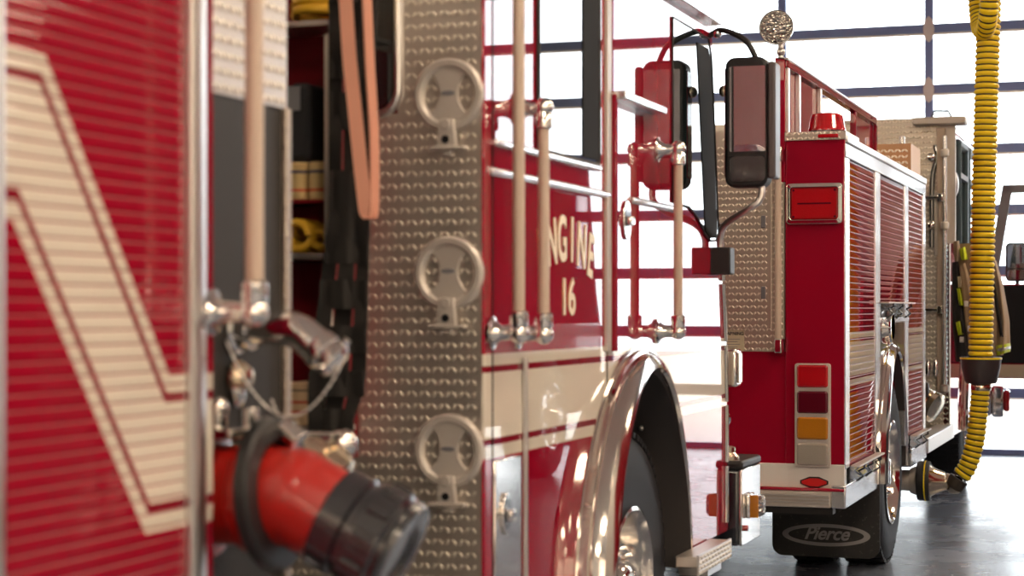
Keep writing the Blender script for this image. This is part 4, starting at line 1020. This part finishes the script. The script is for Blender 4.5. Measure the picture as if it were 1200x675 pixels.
# ------------------------------------------------------------------ turnout coat hanging from the open crew door
def coat():
    yc = 13.72
    C = lambda px, py, dy=0: at(px, py, Y=yc + dy)
    root = thing('turnout_coat', C(1140, 420), 'tan and black firefighter coat with lime trim hanging beside the rear engine cab', 'coat')
    def sheet(nm, left, right, mt, dy=0, ny=28, nx=16, depth=.10, fold=.018, ph=0.):
        """a hanging cloth panel: rounded from edge to edge, pleated, closed behind"""
        b = MB(); rings = []
        for j in range(ny + 1):
            t = j / ny; f = t * (len(left) - 1); i = min(int(f), len(left) - 2); g = f - i
            l = Vector((left[i][0] + (left[i + 1][0] - left[i][0]) * g, left[i][1] + (left[i + 1][1] - left[i][1]) * g))
            r_ = Vector((right[i][0] + (right[i + 1][0] - right[i][0]) * g, right[i][1] + (right[i + 1][1] - right[i][1]) * g))
            ring = []
            for k in range(nx + 1):
                u = k / nx; q_ = l.lerp(r_, u)
                ring.append(C(q_.x, q_.y, dy - depth * math.sin(PI * u) ** .6 - fold * math.sin(u * 11 + ph + t * 2.5) * (.3 + t)))
            for k in range(nx, -1, -1):
                u = k / nx; q_ = l.lerp(r_, u); ring.append(C(q_.x, q_.y, dy + .03))
            rings.append(ring)
        b.ringset(rings); return b.build(nm, mt, root, smooth=60)
    body = sheet('coat_body', [(1121, 286), (1119, 310), (1118, 350), (1120, 395), (1124, 425)], [(1150, 284), (1166, 305), (1171, 345), (1174, 390), (1176, 416)], 'tan_cloth', 0)
    sheet('coat_lining', [(1116, 308), (1115, 345), (1116, 385), (1120, 424)], [(1123, 306), (1129, 345), (1138, 385), (1148, 424)], 'black_cloth', -.09, depth=.05)
    sheet('coat_front', [(1124, 312), (1127, 345), (1131, 380), (1136, 412)], [(1131, 308), (1142, 345), (1150, 380), (1156, 410)], 'tan_cloth', -.135, depth=.03, fold=.010)
    sheet('sleeve', [(1160, 300), (1164, 335), (1168, 375), (1168, 412)], [(1168, 306), (1176, 335), (1183, 375), (1184, 410)], 'tan_cloth', -.10, depth=.09)
    sheet('sleeve_lining', [(1163, 330), (1166, 360), (1172, 395)], [(1166, 330), (1171, 360), (1179, 395)], 'black_cloth', -.155, depth=.05)
    sheet('cuff_trim', [(1167, 405), (1167.5, 411), (1168, 417)], [(1184, 402), (1184.5, 408), (1184, 412)], 'lime', -.115, depth=.095, ny=6)
    sheet('cuff_band', [(1167.5, 409), (1167.7, 411), (1168, 413)], [(1184.5, 405.5), (1184.6, 407), (1184.6, 408.5)], 'silver_trim', -.12, depth=.10, ny=4)
    sheet('collar', [(1117, 283), (1117, 290), (1118, 300), (1119, 307)], [(1124, 282), (1125, 290), (1125, 300), (1124, 306)], 'tan_cloth', -.10, depth=.06)
    sheet('shoulder_trim', [(1124, 292), (1125, 298), (1127, 305)], [(1131, 289), (1133, 298), (1134, 304)], 'lime', -.12, depth=.05, ny=8)
    sheet('front_trim', [(1121, 338), (1122.5, 348), (1124, 358)], [(1125, 338), (1127, 348), (1129, 358)], 'lime', -.145, depth=.03, ny=8)
    sheet('hem_trim', [(1120, 378), (1121.5, 386), (1123, 393)], [(1125, 376), (1127, 384), (1129, 392)], 'lime', -.145, depth=.03, ny=8)
    sheet('name_patch', [(1122, 324), (1122.5, 331), (1123, 337)], [(1126.5, 324), (1128, 331), (1127.5, 337)], 'label', -.145, depth=.025, ny=6)
    for px, py in ((1132, 356), (1136, 385), (1127, 398)):
        p = C(px, py, -.20); MB().box(p.x - .014, p.x + .014, p.y - .01, p.y + .03, p.z - .02, p.z + .02).build('coat_clasp', 'satin', root, bevel=.004)
    return root
coat()

# ------------------------------------------------------------------ exhaust extraction hose
def exhaust():
    xh_, yh_ = -1.0, 11.7
    root = thing('exhaust_hose', (xh_, yh_, 0), 'ribbed yellow exhaust hose hanging from above and clamped to the rear engine', 'exhaust hose')
    def ribbed(path, r, pitch, nm, par=root, seg=24):
        p = resample(path, pitch / 4); n = len(p) - (len(p) - 1) % 4
        p = p[:n]; rad = [(.90, 1, 1, .90)[i % 4] * r for i in range(n)]
        return MB().tube(p, r, seg, radii=rad, mis=[0, 0, 0, 1]).build(nm, ['vent_yellow', 'vent_black'], par, smooth=25)
    A = lambda px, py: at(px, py, Y=yh_)
    wcx = lambda py: 1155 - 4.0 * max(0, (py - 120)) / 300.0
    L0 = lambda px, py, dy: at(px, py, Y=yh_ + dy)
    ribbed(bez([A(1149, 424), A(1150.5, 340), A(1153, 220), A(1156, 110), L0(1158.5, 20, .02), L0(1160, -40, .06), L0(1161, -120, .08), L0(1161, -330, .08)], 12), .0745, .036, 'hose')
    # loop of the upper hose hanging in front
    L0 = lambda px, py, dy: at(px, py, Y=yh_ + dy)
    ribbed(bez([L0(1162, -330, -.36), L0(1161, -60, -.36), L0(1160, -10, -.36), L0(1158, 18, -.33), L0(1155, 34, -.24), L0(1150, 34, -.15), L0(1147, 16, -.07), L0(1145, -12, -.05), L0(1144, -60, -.05), L0(1144, -330, -.05)], 12), .058, .034, 'hose_loop')
    cz0, cz1 = A(1150, 450).z, A(1150, 419).z; cxx = A(1149.5, 432).x
    cf = MB().lathe([(0, .055), (.004, .088), (.02, .098), (.10, .116), (.14, .120), (.155, .124), (.165, .120), (.166, .085), (.15, .08)], (cxx, yh_, cz0), (0, 0, 1), 36).build('cuff', 'cuff', root)
    MB().lathe([(.150, .1235), (.153, .1255), (.158, .1255), (.161, .1235)], (cxx, yh_, cz0), (0, 0, 1), 36, caps=False).build('cuff_band', 'vent_yellow', cf)
    MB().lathe([(-.04, .058), (-.03, .062), (-.01, .062), (0, .058)], (cxx, yh_, cz0), (0, 0, 1), 28).build('hose_clamp', 'brass', root)
    low = bez([(cxx, yh_, cz0), A(1146, 490), A(1142, 520), A(1134, 546), A(1124, 561)], 12)
    ribbed(low, .058, .034, 'lower_hose')
    e = low[-1]; d = (low[-1] - low[-2]).normalized()
    q1 = Vector((-1.245, 11.72, .375)); eb = bez([e, e + d * .05, Vector((q1.x + .06, q1.y, q1.z - .012)), q1], 8)
    MB().tube(eb[:len(eb) // 3 + 1], .060, 24).build('elbow_boot', 'vent_black', root)
    MB().tube(eb[len(eb) // 4:], .052, 24).build('elbow_pipe', 'brass', root)
    nz = MB().lathe([(0, .055), (.05, .075), (.085, .095), (.09, .100)], q1, (-1, 0, 0), 36).build('nozzle_cone', 'brass', root)
    MB().lathe([(.088, .10), (.09, .118), (.10, .122), (.155, .122), (.165, .116), (.166, .09)], q1, (-1, 0, 0), 40).build('nozzle_boot', 'rubber', nz)
    for s0 in (.10, .118): pass
    MB().lathe([(.112, .1225), (.113, .1240), (.119, .1240), (.12, .1225)], q1, (-1, 0, 0), 40, caps=False).build('nozzle_band', 'vent_yellow', nz)
    MB().lathe([(.166, .09), (.18, .088), (.21, .075)], q1, (-1, 0, 0), 36).build('nozzle_sleeve', 'cast', nz)
    return root
exhaust()

# ================================================================== engine in the next bay (seen only as a reflection)
E3 = thing('fire_engine', (3.0, 12.5, 0), 'red fire engine in the next bay, mirrored in the paint of ENGINE 16', 'fire engine')
x3, x3r = 1.75, 4.25
MB().box(x3, x3r, 7.6, 12.6, .55, 2.55).build('body', 'satin_red', E3, bevel=.02)
MB().box(x3 + .08, x3r - .08, 12.6, 13.9, .5, 2.4).build('pump_house', 'panel_grey', E3)
cab3 = [(13.9, .5), (13.9, 2.72), (16.5, 2.72), (16.75, 1.6), (16.9, 1.25), (16.9, .5), (15.95, .5)] + arch_pts(15.3, .51, .64, .7, .55)[1:-1] + [(14.65, .5)]
MB().prism(cab3, 'X', x3, x3r).build('cab', 'satin_red', E3, bevel=.02)
for (a_, c_) in ((8.0, 9.5), (11.1, 12.4)): MB().box(x3 - .01, x3 + .01, a_, c_, .7, 2.4).build('roller_shutter', 'satin_red', E3, bevel=.006)
MB().box(x3 - .01, x3 + .01, 9.6, 11.0, 1.4, 2.4).build('roller_shutter', 'satin_red', E3, bevel=.006)
MB().box(x3 - .012, x3, 14.1, 15.0, 1.75, 2.45).build('crew_window', 'glass_dark', E3, bevel=.004)
MB().box(x3 - .012, x3, 15.4, 16.4, 1.7, 2.45).build('front_window', 'glass_dark', E3, bevel=.004)
MB().box(x3 - .006, x3 + .01, 7.6, 16.8, 1.05, 1.3).build('side_band', 'white_paint', E3)
MB().box(x3 - .05, x3r + .05, 16.92, 17.3, .5, .85).build('front_bumper', 'polished', E3, bevel=.02)
for y in (10.3, 15.3):
    wheel(E3, x3 + .0 - .02, y, r=.51, w=.3, sx=-1); wheel(E3, x3r + .02, y, r=.51, w=.3, sx=1)

# ------------------------------------------------------------------ sky
wd = bpy.data.worlds.new('sky'); S.world = wd; wd.use_nodes = True; t = wd.node_tree
bg = t.nodes['Background']; tc = t.nodes.new('ShaderNodeTexCoord'); sp = t.nodes.new('ShaderNodeSeparateXYZ'); rm = t.nodes.new('ShaderNodeValToRGB'); mr = t.nodes.new('ShaderNodeMath'); mr.operation = 'MULTIPLY_ADD'; mr.inputs[1].default_value = .5; mr.inputs[2].default_value = .5
t.links.new(tc.outputs['Generated'], sp.inputs[0]); t.links.new(sp.outputs[1], mr.inputs[0]); t.links.new(mr.outputs[0], rm.inputs[0])
e = rm.color_ramp.elements; e[0].position = .35; e[0].color = (.72, .52, .36, 1); e[1].position = .65; e[1].color = (.93, .96, 1, 1)
t.links.new(rm.outputs[0], bg.inputs['Color']); bg.inputs['Strength'].default_value = 6.5

# ------------------------------------------------------------------ colour and quality
S.view_settings.view_transform = 'Standard'; S.view_settings.look = 'None'; S.view_settings.gamma = 1; S.view_settings.exposure = 0.18; S.view_settings.use_curve_mapping = False
try:
    S.cycles.use_denoising = True; S.cycles.denoiser = 'OPENIMAGEDENOISE'
    S.cycles.max_bounces = 8; S.cycles.glossy_bounces = 5; S.cycles.diffuse_bounces = 4; S.cycles.transparent_max_bounces = 12
    S.cycles.sample_clamp_indirect = 8; S.cycles.caustics_reflective = False; S.cycles.caustics_refractive = False
    S.cycles.blur_glossy = .5
except Exception: pass
